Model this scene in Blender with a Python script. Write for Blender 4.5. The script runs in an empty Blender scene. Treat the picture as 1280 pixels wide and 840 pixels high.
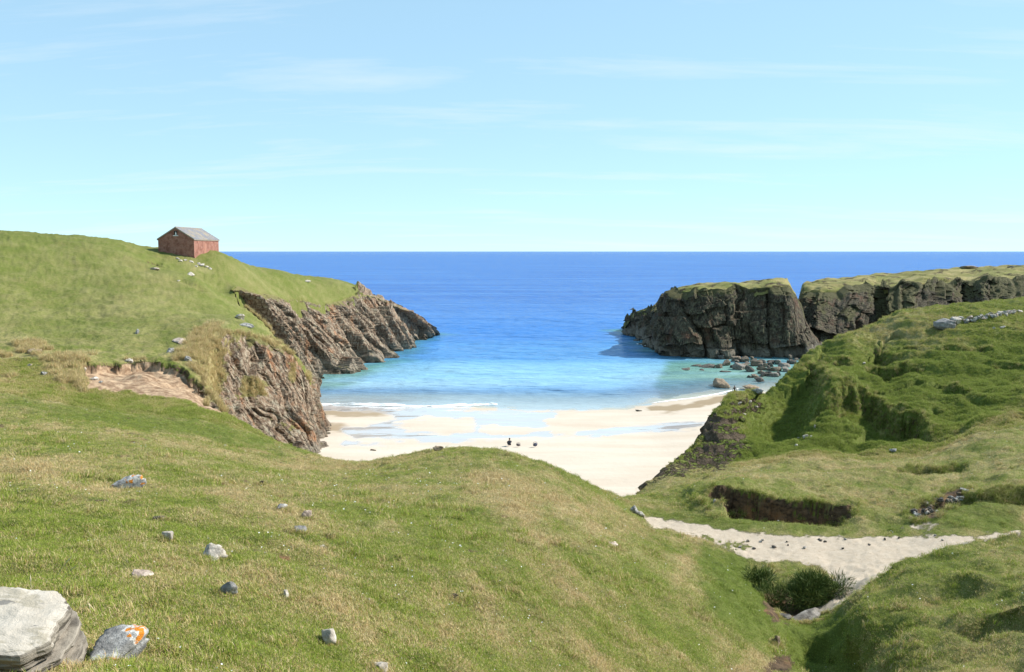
import bpy, bmesh, math, random
import numpy as np
from mathutils import Vector, Matrix

# ------------------------------------------------------------------ camera, sky, sun
H = 25.0                     # eye height above the sea
F = 1100.0                   # focal length in photo pixels (photo 1280 wide)
TH = math.atan(106.0 / F)    # camera looks down a little: horizon at row 314
SUN_AZ = math.radians(74)    # from +Y towards +X
SUN_EL = math.radians(40)

scn = bpy.context.scene
COL = scn.collection
cam_d = bpy.data.cameras.new('camera')
cam = bpy.data.objects.new('camera', cam_d)
COL.objects.link(cam)
cam.location = (0, 0, H)
cam.rotation_euler = (math.pi / 2 - TH, 0, 0)
cam_d.sensor_width = 36.0
cam_d.lens = F / 1280.0 * 36.0
cam_d.clip_start = 0.1
cam_d.clip_end = 200000
scn.camera = cam

scn.view_settings.view_transform = 'Standard'
scn.view_settings.look = 'None'
scn.view_settings.exposure = 0.66
scn.view_settings.gamma = 1.0

world = bpy.data.worlds.new('World')
scn.world = world
world.use_nodes = True


def build_world():
    nt = world.node_tree
    for n in list(nt.nodes):
        nt.nodes.remove(n)
    N = lambda t: nt.nodes.new(t)
    L = nt.links.new
    out = N('ShaderNodeOutputWorld')
    bg = N('ShaderNodeBackground')
    bg.inputs['Strength'].default_value = 0.115
    sky = N('ShaderNodeTexSky')
    sky.sky_type = 'NISHITA'
    sky.sun_disc = False
    sky.sun_elevation = SUN_EL
    sky.sun_rotation = SUN_AZ
    sky.altitude = 25
    sky.air_density = 0.6
    sky.dust_density = 0.0
    sky.ozone_density = 2.0
    # thin high cirrus streaks, all round the sky
    tc = N('ShaderNodeTexCoord')
    sep = N('ShaderNodeSeparateXYZ')
    L(tc.outputs['Generated'], sep.inputs[0])
    mx = N('ShaderNodeMath'); mx.operation = 'MAXIMUM'; mx.inputs[1].default_value = 0.0
    L(sep.outputs[2], mx.inputs[0])
    ad = N('ShaderNodeMath'); ad.operation = 'ADD'; ad.inputs[1].default_value = 0.12
    L(mx.outputs[0], ad.inputs[0])
    dx = N('ShaderNodeMath'); dx.operation = 'DIVIDE'
    dy = N('ShaderNodeMath'); dy.operation = 'DIVIDE'
    L(sep.outputs[0], dx.inputs[0]); L(ad.outputs[0], dx.inputs[1])
    L(sep.outputs[1], dy.inputs[0]); L(ad.outputs[0], dy.inputs[1])
    cmb = N('ShaderNodeCombineXYZ')
    L(dx.outputs[0], cmb.inputs[0]); L(dy.outputs[0], cmb.inputs[1])
    mp = N('ShaderNodeMapping'); mp.inputs['Scale'].default_value = (0.42, 1.5, 1)
    mp.inputs['Rotation'].default_value = (0, 0, math.radians(7))
    mp.inputs['Location'].default_value = (3.1, 0.7, 0)
    L(cmb.outputs[0], mp.inputs[0])
    no = N('ShaderNodeTexNoise'); no.inputs['Scale'].default_value = 1.15
    no.inputs['Detail'].default_value = 7; no.inputs['Roughness'].default_value = 0.62
    no.inputs['Distortion'].default_value = 0.35
    L(mp.outputs[0], no.inputs['Vector'])
    rp = N('ShaderNodeMapRange'); rp.inputs['From Min'].default_value = 0.52
    rp.inputs['From Max'].default_value = 0.80; rp.inputs['To Max'].default_value = 0.60
    L(no.outputs['Fac'], rp.inputs[0])
    mix = N('ShaderNodeMix'); mix.data_type = 'RGBA'
    L(rp.outputs[0], mix.inputs['Factor'])
    tint = N('ShaderNodeMix'); tint.data_type = 'RGBA'; tint.blend_type = 'MULTIPLY'
    tint.inputs['Factor'].default_value = 1.0
    tint.inputs['B'].default_value = (2.24, 3.10, 3.42, 1)
    gam = N('ShaderNodeGamma'); gam.inputs[1].default_value = 0.33      # the pale, even sky of a clear northern spring day
    L(sky.outputs[0], gam.inputs[0])
    L(gam.outputs[0], tint.inputs['A'])
    L(tint.outputs['Result'], mix.inputs['A'])
    mix.inputs['B'].default_value = (5.3, 5.7, 6.0, 1)
    L(mix.outputs['Result'], bg.inputs['Color'])
    L(bg.outputs[0], out.inputs[0])


build_world()

sd = bpy.data.lights.new('sun', 'SUN')
sun = bpy.data.objects.new('sun', sd)
COL.objects.link(sun)
sd.energy = 4.6
sd.angle = math.radians(0.55)
sd.color = (1.0, 0.955, 0.89)
sdir = Vector((math.sin(SUN_AZ) * math.cos(SUN_EL), math.cos(SUN_AZ) * math.cos(SUN_EL), math.sin(SUN_EL)))
sun.rotation_euler = sdir.to_track_quat('Z', 'Y').to_euler()
sun.location = (60, 20, 80)

rng = np.random.default_rng(11)
random.seed(11)

# ------------------------------------------------------------------ numeric helpers
CT, ST = math.cos(TH), math.sin(TH)


def slope(v):
    """downward slope (H-z)/Y of the ray through photo row v"""
    b = -(np.asarray(v, float) - 420.0) / F
    return (ST - b * CT) / (CT + b * ST)


def px(u, v, Y):
    """world point on the ray of photo pixel (u, v) at ground distance Y"""
    b = -(v - 420.0) / F
    k = CT + b * ST
    return np.array([(u - 640.0) / F / k * Y, Y, H - (ST - b * CT) / k * Y])


def pz(u, z, Y):
    """point over column u at distance Y with a given height"""
    m = (H - z) / Y
    b = (ST - m * CT) / (CT + m * ST)
    k = CT + b * ST
    return np.array([(u - 640.0) / F / k * Y, Y, z])


def pw(u, v, z=0.0):
    """where the ray of a pixel meets the level z"""
    return px(u, v, (H - z) / float(slope(v)))


def proj(x, y, z):
    dz = z - H
    fw = y * CT - dz * ST
    up = y * ST + dz * CT
    fw = np.maximum(fw, 1e-3)
    return 640 + F * x / fw, 420 - F * up / fw


def hsh(ix, iy, iz, seed):
    h = (ix.astype(np.int64) * 374761393 + iy.astype(np.int64) * 668265263 + iz.astype(np.int64) * 2147483647 + seed * 974634621) & 0xFFFFFFFF
    h = ((h ^ (h >> 13)) * 1274126177) & 0xFFFFFFFF
    h = ((h ^ (h >> 16)) * 2246822519) & 0xFFFFFFFF
    h = h ^ (h >> 15)
    return (h & 0xFFFFFF).astype(np.float32) / float(0xFFFFFF)


def n2(x, y, seed=0):
    """value noise, -1..1"""
    x = np.asarray(x, float); y = np.asarray(y, float)
    ix = np.floor(x); iy = np.floor(y)
    fx = (x - ix).astype(np.float32); fy = (y - iy).astype(np.float32)
    fx = fx * fx * fx * (fx * (fx * 6 - 15) + 10); fy = fy * fy * fy * (fy * (fy * 6 - 15) + 10)
    ix = ix.astype(np.int64); iy = iy.astype(np.int64); z = np.zeros_like(ix)
    a = hsh(ix, iy, z, seed); b = hsh(ix + 1, iy, z, seed)
    c = hsh(ix, iy + 1, z, seed); d = hsh(ix + 1, iy + 1, z, seed)
    return ((a + (b - a) * fx) * (1 - fy) + (c + (d - c) * fx) * fy) * 2 - 1


def f2(x, y, seed=0, oct=4, gain=0.5):
    s = 0; a = 1.0; t = 0
    for i in range(oct):
        c, sn = math.cos(0.6 * i), math.sin(0.6 * i)
        xx = (x * c - y * sn) * 2 ** i + 17.3 * i; yy = (x * sn + y * c) * 2 ** i - 9.1 * i
        s = s + a * n2(xx, yy, seed + i); t += a; a *= gain
    return s / t * 1.5


def n3(x, y, z, seed=0):
    ix = np.floor(x); iy = np.floor(y); iz = np.floor(z)
    fx = x - ix; fy = y - iy; fz = z - iz
    fx = fx * fx * (3 - 2 * fx); fy = fy * fy * (3 - 2 * fy); fz = fz * fz * (3 - 2 * fz)
    ix = ix.astype(np.int64); iy = iy.astype(np.int64); iz = iz.astype(np.int64)
    r = 0
    for dz in (0, 1):
        wz = fz if dz else 1 - fz
        a = hsh(ix, iy, iz + dz, seed); b = hsh(ix + 1, iy, iz + dz, seed)
        c = hsh(ix, iy + 1, iz + dz, seed); d = hsh(ix + 1, iy + 1, iz + dz, seed)
        r = r + wz * ((a + (b - a) * fx) * (1 - fy) + (c + (d - c) * fx) * fy)
    return r * 2 - 1


def f3(p, sc, seed=0, oct=4, gain=0.5):
    s = 0; a = 1.0; t = 0
    for i in range(oct):
        k = sc * 2 ** i
        s = s + a * n3(p[..., 0] * k + 5.2 * i, p[..., 1] * k - 3.7 * i, p[..., 2] * k + 1.9 * i, seed + i); t += a; a *= gain
    return s / t * 1.5


def sst(a, b, x):
    t = np.clip((x - a) / (b - a), 0, 1)
    return t * t * (3 - 2 * t)


def poly_mask(u, v, pts):
    """points in a polygon (even-odd)"""
    ins = np.zeros(u.shape, bool)
    n = len(pts)
    for i in range(n):
        x0, y0 = pts[i]; x1, y1 = pts[(i + 1) % n]
        if y0 == y1:
            continue
        c = ((y0 > v) != (y1 > v)) & (u < (x1 - x0) * (v - y0) / (y1 - y0) + x0)
        ins ^= c
    return ins


def poly_dist(u, v, pts, closed=True):
    """distance to a polyline; also the signed side and parameter of the nearest segment"""
    best = np.full(u.shape, 1e9); side = np.zeros(u.shape); par = np.zeros(u.shape)
    n = len(pts)
    for i in range(n if closed else n - 1):
        x0, y0 = pts[i][:2]; x1, y1 = pts[(i + 1) % n][:2]
        dx, dy = x1 - x0, y1 - y0
        t = np.clip(((u - x0) * dx + (v - y0) * dy) / (dx * dx + dy * dy + 1e-12), 0, 1)
        d = np.hypot(u - x0 - t * dx, v - y0 - t * dy)
        m = d < best
        best[m] = d[m]
        side[m] = np.sign((dx * (v - y0) - dy * (u - x0)))[m]
        par[m] = (i + t)[m]
    return best, side, par


def soft_poly(u, v, pts, w, edge_noise=0):
    p = np.array(pts, float)
    mg = w + 25
    m = (u > p[:, 0].min() - mg) & (u < p[:, 0].max() + mg) & (v > p[:, 1].min() - mg) & (v < p[:, 1].max() + mg)
    out = np.zeros(u.shape)
    if m.any():
        uu, vv = u[m], v[m]
        d, _, _ = poly_dist(uu, vv, pts)
        d = np.where(poly_mask(uu, vv, pts), d, -d) + (edge_noise[m] if isinstance(edge_noise, np.ndarray) else edge_noise)
        out[m] = sst(-w, w, d)
    return out


# ------------------------------------------------------------------ the lie of the land: control points (photo column, row, distance)
CP = []
def cols(u, lst):
    for v, Y in lst:
        CP.append(px(u, v, Y))
def hid(u, lst):
    for z, Y in lst:
        CP.append(pz(u, z, Y))

cols(-250, [(840, 4.5), (700, 8.5), (600, 17), (520, 42), (450, 80), (400, 95), (330, 125), (280, 145)])
cols(0, [(840, 5.2), (740, 8.2), (640, 14.5), (560, 29), (520, 45), (490, 62), (470, 75), (440, 85), (400, 98), (350, 115), (310, 130), (290, 142)])
cols(150, [(840, 5.6), (740, 8.6), (650, 14), (580, 25), (540, 40), (515, 60), (500, 72), (449, 86), (420, 96), (380, 112), (340, 130), (303, 155)])
cols(300, [(840, 6.3), (740, 9.5), (660, 15), (600, 26), (560, 45), (535, 62)])
cols(450, [(840, 7.6), (740, 11.5), (660, 18.5), (610, 30), (585, 45)])
cols(590, [(840, 9.5), (740, 14), (660, 21), (600, 32), (570, 41)])
cols(700, [(840, 11.5), (740, 16.5), (660, 25), (610, 35)])
cols(800, [(840, 14.2), (740, 21), (690, 27), (660, 36)])
cols(880, [(840, 17), (760, 23), (710, 31), (690, 36)])
cols(940, [(840, 19.5), (780, 24.5), (735, 30), (712, 35.5)])
# crest of the front hill, then its hidden far side
for c in [(270, 512, 72), (330, 545, 64), (400, 573, 56), (440, 580, 53), (480, 577, 50), (520, 567, 48), (560, 561, 47), (590, 560, 46.5), (625, 563, 46),
          (660, 573, 45), (700, 590, 44.5), (735, 606, 44.5), (765, 619, 45), (800, 640, 43.5)]:
    CP.append(px(*c))
hid(590, [(9, 60), (3, 72), (-3, 85)]); hid(660, [(9, 56), (3, 68), (-3, 80)]); hid(520, [(8, 60), (2, 73), (-4, 86)])
hid(450, [(7, 64), (0, 77), (-4, 88)]); hid(400, [(7, 67), (1, 77), (-3, 86)]); hid(735, [(8.5, 53), (3, 63), (-3, 78)])
hid(330, [(8.5, 73), (5.5, 80)]); hid(290, [(10.5, 75)])
# valley floor with the sandy path
for c in [(800, 648, 42.5), (850, 658, 41.3), (900, 668, 40), (960, 682, 38.6), (1040, 690, 37.6), (1100, 690, 37.2), (1180, 679, 37.8), (1240, 671, 38.8), (1400, 660, 41),
          (860, 643, 43.6), (1065, 728, 32.6), (1048, 762, 30), (985, 722, 34.6), (975, 768, 32), (1010, 745, 33), (1022, 790, 27.6), (1000, 778, 28.8),
          (980, 840, 21.6), (985, 808, 25)]:
    CP.append(px(*c))
# right-hand mound
for c in [(1280, 672, 30), (1200, 684, 30), (1130, 700, 30), (1088, 730, 28.6), (1064, 760, 27), (1050, 790, 25.2), (1280, 760, 22), (1280, 840, 17.5),
          (1150, 760, 24.5), (1150, 840, 20), (1060, 840, 22), (1450, 640, 30), (1450, 840, 14.5), (1015, 840, 21.6)]:
    CP.append(px(*c))
hid(1200, [(12.7, 34)]); hid(1280, [(13.1, 34.5)]); hid(1130, [(12.5, 33.6)])
# bench between the valley and the right-hand hill
for c in [(890, 609, 45.8), (980, 621, 44.9), (1075, 632, 43.8), (940, 590, 55), (1000, 575, 59), (1100, 585, 54), (1040, 600, 50), (1150, 610, 47.5), (870, 603, 54),
          (830, 612, 54), (790, 622, 50), (1200, 590, 51), (1280, 600, 46.5), (1280, 640, 42), (1200, 650, 40.8), (1130, 650, 41.8)]:
    CP.append(px(*c))
# right-hand hill: foot, nose, flank, top
for c in [(895, 589, 61), (940, 573, 64), (1000, 563, 64.5), (1060, 562, 64.5), (1120, 566, 62.5), (1172, 562, 62),
          (805, 608, 59), (826, 592, 64), (850, 573, 68), (874, 550, 70.5), (884, 527, 73), (905, 498, 77), (925, 490, 79), (945, 487, 81),
          (925, 525, 72), (890, 570, 66), (870, 588, 63), (958, 562, 67), (960, 530, 78.5), (985, 520, 79), (1002, 540, 75.5), (975, 556, 72), (1000, 498, 83), (1033, 478, 78), (1036, 495, 74), (1035, 512, 71), (1045, 530, 69.5), (1060, 548, 67.5),
          (985, 468, 87), (1010, 442, 92), (1060, 415, 97), (1120, 391, 100), (1200, 379, 102), (1280, 375, 103), (1450, 370, 105),
          (1090, 440, 89), (1090, 480, 79), (1180, 405, 92), (1180, 450, 83), (1180, 500, 73), (1280, 420, 87), (1280, 480, 73), (1280, 540, 58), (1450, 500, 60), (1450, 600, 43),
          (1120, 520, 70), (1220, 550, 58)]:
    CP.append(px(*c))
hid(1450, [(15, 118), (6, 135), (-4, 155)])
hid(1280, [(15, 117), (7, 132), (-3, 150)]); hid(1200, [(14, 116), (6, 130), (-4, 146)]); hid(1120, [(12, 112), (4, 125), (-4, 140)])
hid(1060, [(10, 107), (3, 118), (-4, 132)]); hid(1010, [(9, 101), (2, 111), (-4, 122)]); hid(970, [(7, 94), (1, 103), (-5, 114)])
hid(930, [(6, 87), (0, 95), (-5, 106)]); hid(895, [(5, 82), (0, 88), (-5, 98)]); hid(860, [(4, 76), (-1, 83), (-6, 95)]); hid(820, [(4, 70), (-1, 78), (-6, 90)]); hid(785, [(5, 62), (-1, 73), (-6, 85)])
hid(640, [(-8, 110), (-10, 180), (-12, 320)]); hid(900, [(-8, 130), (-12, 320)]); hid(1280, [(-10, 200), (-12, 320)]); hid(1500, [(-10, 200)]); hid(480, [(-8, 120)])
# left headland
for c in [(100, 297, 150), (196, 309.5, 174), (199, 315.5, 162.5), (170, 308, 160), (240, 320, 164), (276, 322, 168), (300, 327, 182), (350, 340, 197), (430, 355, 222), (250, 350, 138), (250, 395, 117), (200, 332, 150), (100, 400, 104), (80, 350, 122),
          (200, 430, 95), (105, 457, 81), (232, 462, 85), (300, 350, 150), (380, 358, 197), (320, 358, 168)]:
    CP.append(px(*c))
hid(0, [(26, 175), (18, 230)]); hid(200, [(23, 190), (16, 230)]); hid(300, [(17, 220)]); hid(-250, [(28, 180), (20, 240)])
# cliff edges of the headland: top edge (u, v, Y) and foot
BLUFF = [((258, 508, 78), px(262, 522, 77)), ((256, 470, 86), px(276, 530, 79)), ((262, 432, 96), px(296, 552, 82)), ((284, 416, 102), px(322, 575, 86)), ((318, 419, 107), px(350, 582, 91)),
         ((347, 432, 110), px(378, 582, 95)), ((371, 449, 112), px(398, 580, 98)), ((386, 474, 113), px(411, 578, 99)), ((383, 462, 122), px(409, 535, 115)),
         ((362, 440, 131), px(404, 515, 127)), ((335, 415, 138), px(396, 500, 141)), ((306, 388, 143), px(390, 490, 152))]
FAR = [((300, 380, 143), pw(378, 488)), ((288, 366, 151), pw(380, 482)), ((318, 374, 163), pw(386, 479)), ((345, 371, 177), pw(394, 476)), ((375, 375, 187), pw(425, 468)),
       ((400, 381, 194), pw(447, 463)), ((425, 376, 206), pw(478, 455)), ((448, 369, 217), pw(502, 446)), ((470, 372, 227), pw(504, 433)), ((495, 383, 239), pw(521, 426)),
       ((522, 396, 251), pw(538, 421)), ((541, 410, 258), pw(547, 418)), ((526, 399, 262), pw(543, 413)), ((480, 374, 252), pw(506, 404)), ((430, 356, 240), pw(460, 388))]
for t, b in BLUFF[:8] + FAR[:12]:
    CP.append(px(*t))
CP.append(px(371, 452, 122)); CP.append(px(345, 428, 128))

CP = np.array(CP)
CQ = np.stack([CP[:, 0] / CP[:, 1] * 2.0, np.log(CP[:, 1])], 1)
CM = (H - CP[:, 2]) / CP[:, 1]


def _ker(r2):
    return r2 * np.log(r2 + 1e-12)


def tps_fit(Q, m, lam=2e-4):
    n = len(Q)
    r2 = ((Q[:, None] - Q[None]) ** 2).sum(-1)
    A = np.zeros((n + 3, n + 3))
    A[:n, :n] = _ker(r2) + lam * np.eye(n)
    A[:n, n] = 1; A[:n, n + 1:] = Q
    A[n, :n] = 1; A[n + 1:, :n] = Q.T
    return np.linalg.solve(A, np.concatenate([m, [0, 0, 0]]))


CW = tps_fit(CQ, CM)


def base_ground(x, y):
    x = np.asarray(x, float); y = np.asarray(y, float)
    sh = x.shape
    Q = np.stack([(x / y).ravel() * 2.0, np.log(y).ravel()], 1)
    out = np.empty(len(Q))
    n = len(CQ)
    for i in range(0, len(Q), 8000):
        q = Q[i:i + 8000]
        r2 = ((q * q).sum(1)[:, None] + (CQ * CQ).sum(1)[None] - 2 * q @ CQ.T)
        np.maximum(r2, 1e-12, out=r2)
        r2 *= np.log(r2.astype(np.float32))
        out[i:i + 8000] = r2 @ CW[:n] + CW[n] + q @ CW[n + 1:]
    return H - out.reshape(sh) * y


# coast outlines in plan
chain = [px(*t)[:2] for t, b in BLUFF] + [px(*t)[:2] for t, b in FAR]
LEFT_POLY = [tuple(p) for p in chain] + [(-75, 250), (-120, 250), (-400, 300), (-400, -20), (60, -20), (60, 74), (0, 76)]

# scarps: line (photo u, v of the lip, distance), drop, width of the hollow in front, side (+1: low ground to the right of the line direction)
SCARPS = []
def scarp(pts, h, L, w=0.25, flat=0.0, tail=0.45):
    SCARPS.append((np.array([px(*p)[:2] for p in pts]), h, L, w, flat, tail))

scarp([(872, 622, 45.5), (890, 607, 45.9), (905, 606, 45.7), (950, 617, 45.0), (1000, 624, 44.6), (1045, 629, 44.3), (1078, 632, 43.9)], 1.9, 4.4, 0.2, 0.9, 1.7)
scarp([(1014, 536, 72), (1028, 516, 73.5), (1046, 511, 74.8), (1064, 502, 75.8), (1085, 493, 76.5), (1100, 502, 74.6), (1112, 517, 71.8), (1140, 524, 70.3), (1155, 533, 68.3), (1167, 557, 64.3)], 2.4, 8.0, 0.5, 3.0, 0.6)
scarp([(1072, 462, 83.5), (1100, 458, 84.5), (1132, 460, 84), (1155, 474, 80.5)], 2.0, 6.0, 0.4, 2.2)
scarp([(1085, 437, 89.5), (1100, 430, 91), (1108, 448, 87.5), (1126, 456, 85.5)], 1.3, 3.5, 0.4, 1.0)
scarp([(1030, 462, 85.5), (1050, 460, 86), (1072, 466, 84.5)], 0.8, 3.0, 0.35, 0.6)
scarp([(1048, 485, 78.5), (1062, 478, 80), (1072, 490, 77.5)], 1.0, 2.4, 0.35, 0.5)
scarp([(1003, 462, 86), (1012, 455, 88), (1024, 466, 85), (1030, 486, 80), (1026, 505, 76)], 1.0, 6.0, 0.9, 1.5)
scarp([(1118, 436, 89), (1140, 440, 88), (1150, 442, 87.5)], 0.45, 2.0, 0.3, 0.3)
scarp([(1165, 437, 86.5), (1200, 440, 85.5), (1228, 436, 85.5), (1243, 446, 83.5)], 0.7, 2.6, 0.35, 0.5)
scarp([(1230, 458, 80), (1255, 455, 80), (1280, 462, 78)], 0.5, 2.2, 0.35, 0.3)
scarp([(1172, 480, 77.5), (1195, 490, 75), (1215, 500, 72.5)], 0.6, 2.2, 0.3, 0.3)
scarp([(1100, 505, 73.5), (1120, 505, 73), (1140, 516, 71)], 0.5, 1.8, 0.3, 0.3)
scarp([(1160, 506, 71.5), (1190, 510, 70)], 0.45, 1.6, 0.3, 0.3)
scarp([(1160, 538, 66), (1185, 540, 64.5), (1205, 534, 65)], 0.4, 1.4, 0.3, 0.3)
scarp([(1122, 590, 52), (1140, 584, 53), (1165, 584, 52.5), (1190, 582, 52.5), (1212, 582, 52)], 0.45, 2.0, 0.3, 0.3)
scarp([(1135, 628, 44.3), (1165, 622, 44.6), (1195, 616, 45), (1212, 612, 45.3)], 0.75, 2.6, 0.35, 0.4)
scarp([(1215, 614, 45), (1245, 615, 44.6), (1275, 612, 44.6), (1310, 614, 44)], 0.6, 2.6, 0.4, 0.4)
# rims on the front slope and on the sand hollow of the headland
scarp([(104, 470, 77), (106, 456, 81.5), (140, 452, 84), (180, 447, 86.5), (205, 449, 86.5), (230, 461, 85), (246, 474, 83.5), (262, 492, 80.5)], 0.95, 6.5, 0.3, 1.5)
# the near mound's undercut hummocks
scarp([(1185, 800, 21.6), (1230, 788, 22), (1280, 792, 21.4), (1330, 790, 21)], 0.5, 1.6, 0.25, 0.3)
scarp([(1160, 745, 25.2), (1200, 738, 25.2), (1240, 742, 24.6)], 0.28, 1.2, 0.25, 0.2)
scarp([(1056, 764, 26.8), (1070, 785, 24.6), (1082, 805, 22.8), (1095, 830, 21), (1106, 852, 19.6)], 1.05, 2.6, 0.38, 0.7)
scarp([(60, 330, 131), (150, 338, 130), (212, 337, 146)], 0.25, 4, 0.6, 0.3)
scarp([(176, 337, 146), (192, 332, 150), (212, 336, 147)], 0.9, 3.0, 0.4, 0.4)
scarp([(202, 358, 132), (225, 354, 135), (250, 358, 133), (262, 362, 132)], 0.6, 3.0, 0.5, 0.4)


PATH_LINE = [px(*c)[:2] for c in [(795, 640, 43.5), (850, 658, 41.3), (900, 670, 39.8), (960, 684, 38.4), (1040, 690, 37.6), (1100, 688, 37.3), (1180, 679, 37.8), (1290, 666, 39)]]

HOLLOW_LINE = [px(*c)[:2] for c in [(115, 478, 77), (180, 485, 76), (225, 490, 77), (262, 505, 77)]]


def ground(x, y, full=True, want=False):
    """height of the land"""
    z = base_ground(x, y)
    earth = np.zeros_like(z)
    wob = f2(x * 0.9, y * 0.9, 70, 3)
    for (pts, h, L, w, flat, tail) in SCARPS:
        lo = pts.min(0) - L - 1; hi = pts.max(0) + L + 1
        m = (x > lo[0]) & (x < hi[0]) & (y > lo[1]) & (y < hi[1])
        if not m.any():
            continue
        xx, yy = x[m], y[m]
        d, side, par = poly_dist(xx, yy, pts, closed=False)
        n = len(pts) - 1
        taper = sst(0, 0.45, par) * sst(0, tail, n - par)
        sd_ = -side * d + 0.5 * min(1, L / 4) * wob[m]        # positive on the low side
        f = sst(-w, w, sd_) * (1 - sst(flat, L * (0.85 + 0.15 * wob[m]), sd_))
        z[m] -= h * f * taper
        e = np.exp(-((sd_ - 0.1 * w) / (w * 1.3)) ** 2) * taper * min(1, h / 0.9) * np.where((yy > 60) & (xx > 0), 0.72, np.where((yy < 30) & (xx > 7), 0.45, 1.0))
        earth[m] = np.maximum(earth[m], e)
    # drop at the headland's edge
    msk = (x < 2) & (y > 70)
    if msk.any():
        xx, yy = x[msk], y[msk]
        d, _, _ = poly_dist(xx, yy, [tuple(p) for p in chain], closed=False)
        ins = poly_mask(xx, yy, LEFT_POLY)
        sdn = np.where(ins, d, -d)
        z[msk] -= np.maximum(0, 0.15 - sdn) * 3.5
    # the path is trodden flat
    pf = np.ones_like(z)
    mp_ = (x > 1) & (y > 26) & (y < 48)
    if mp_.any():
        d, _, _ = poly_dist(x[mp_], y[mp_], PATH_LINE, closed=False)
        pf[mp_] = 1 - 0.85 * np.exp(-(d / 2.0) ** 2)
    mb_ = (x < -18) & (y > 66) & (y < 92)
    if mb_.any():
        d, _, _ = poly_dist(x[mb_], y[mb_], HOLLOW_LINE, closed=False)
        pf[mb_] = 1 - 0.8 * np.exp(-(d / 4.0) ** 2)
    mnd = (1 - sst(31, 34, y)) * sst(0.33, 0.40, x / y)
    # relief: broad hummocks, then turf
    far = sst(10, 60, y)
    zz = z
    amp = 0.16 * (0.35 + 0.65 * far) + 0.22 * sst(8, 30, x) * sst(54, 66, y)
    z = z + pf * amp * f2(x * 0.28, y * 0.28, 3, 3)
    hl = sst(8, 20, x) * sst(56, 68, y)
    z = z + pf * (0.05 + 0.06 * far + 0.02 * hl + 0.035 * (1 - far)) * f2(x * 1.3, y * 1.3, 8, 3)
    z = z + mnd * (0.30 * f2(x * 0.55, y * 0.55, 23, 2) - 0.10 * np.abs(f2(x * 0.9, y * 0.9, 27, 2)))
    # terracettes trodden by sheep, running across the slope
    ter = np.sin((zz * 3.0 + 1.6 * f2(x * 0.15, y * 0.15, 21, 2)) * 2 * math.pi * 0.55)
    z = z + pf * 0.05 * ter * sst(8, 16, y) * (1 + 1.6 * hl)
    if full:
        z = z + pf * 0.022 * f2(x * 5.5, y * 5.5, 14, 3) * sst(2, 6, y) + 0.03 * far * f2(x * 3.1, y * 3.1, 31, 2)
    return (z, earth) if want else z


def land(u, v, y0=4.0, y1=300.0):
    """first hit of the ray of a photo pixel on the land"""
    Y = np.exp(np.linspace(math.log(y0), math.log(y1), 700))
    b = -(v - 420.0) / F
    k = CT + b * ST
    X = (u - 640.0) / F / k * Y
    R = H - (ST - b * CT) / k * Y
    g = ground(X, Y)
    i = int(np.argmax(g >= R))
    if i == 0:
        i = 1
    a0 = R[i - 1] - g[i - 1]; a1 = R[i] - g[i]
    t = a0 / (a0 - a1 + 1e-9)
    Yh = Y[i - 1] + (Y[i] - Y[i - 1]) * t
    Xh = (u - 640.0) / F / k * Yh
    return np.array([Xh, Yh, float(ground(np.array([Xh]), np.array([Yh]))[0])])


# ------------------------------------------------------------------ mesh helpers
def mesh_from(name, verts, faces, mat=None, attrs=None, smooth=True):
    me = bpy.data.meshes.new(name)
    verts = np.asarray(verts, np.float32)
    faces = np.asarray(faces, np.int32)
    nf, k = faces.shape
    me.vertices.add(len(verts)); me.vertices.foreach_set('co', verts.ravel())
    me.loops.add(nf * k); me.loops.foreach_set('vertex_index', faces.ravel())
    me.polygons.add(nf)
    me.polygons.foreach_set('loop_start', np.arange(0, nf * k, k, dtype=np.int32))
    me.polygons.foreach_set('loop_total', np.full(nf, k, np.int32))
    me.polygons.foreach_set('use_smooth', np.full(nf, smooth))
    for an, av in (attrs or {}).items():
        a = me.attributes.new(an, 'FLOAT', 'POINT')
        a.data.foreach_set('value', np.asarray(av, np.float32).ravel())
    me.update(calc_edges=True)
    me.validate()
    if mat:
        me.materials.append(mat)
    return me


def link(name, me, parent=None, **props):
    o = bpy.data.objects.new(name, me)
    COL.objects.link(o)
    if parent:
        o.parent = parent
    for k, v in props.items():
        o[k] = v
    return o


def grid_faces(nr, nc):
    i = np.arange((nr - 1) * (nc - 1))
    r, c = i // (nc - 1), i % (nc - 1)
    a = r * nc + c
    return np.stack([a, a + 1, a + nc + 1, a + nc], 1)


def submesh(verts, faces, keep, attrs):
    f = faces[keep]
    used = np.unique(f)
    idx = np.full(len(verts), -1, np.int64); idx[used] = np.arange(len(used))
    return verts[used], idx[f], {k: v[used] for k, v in attrs.items()}


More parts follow.
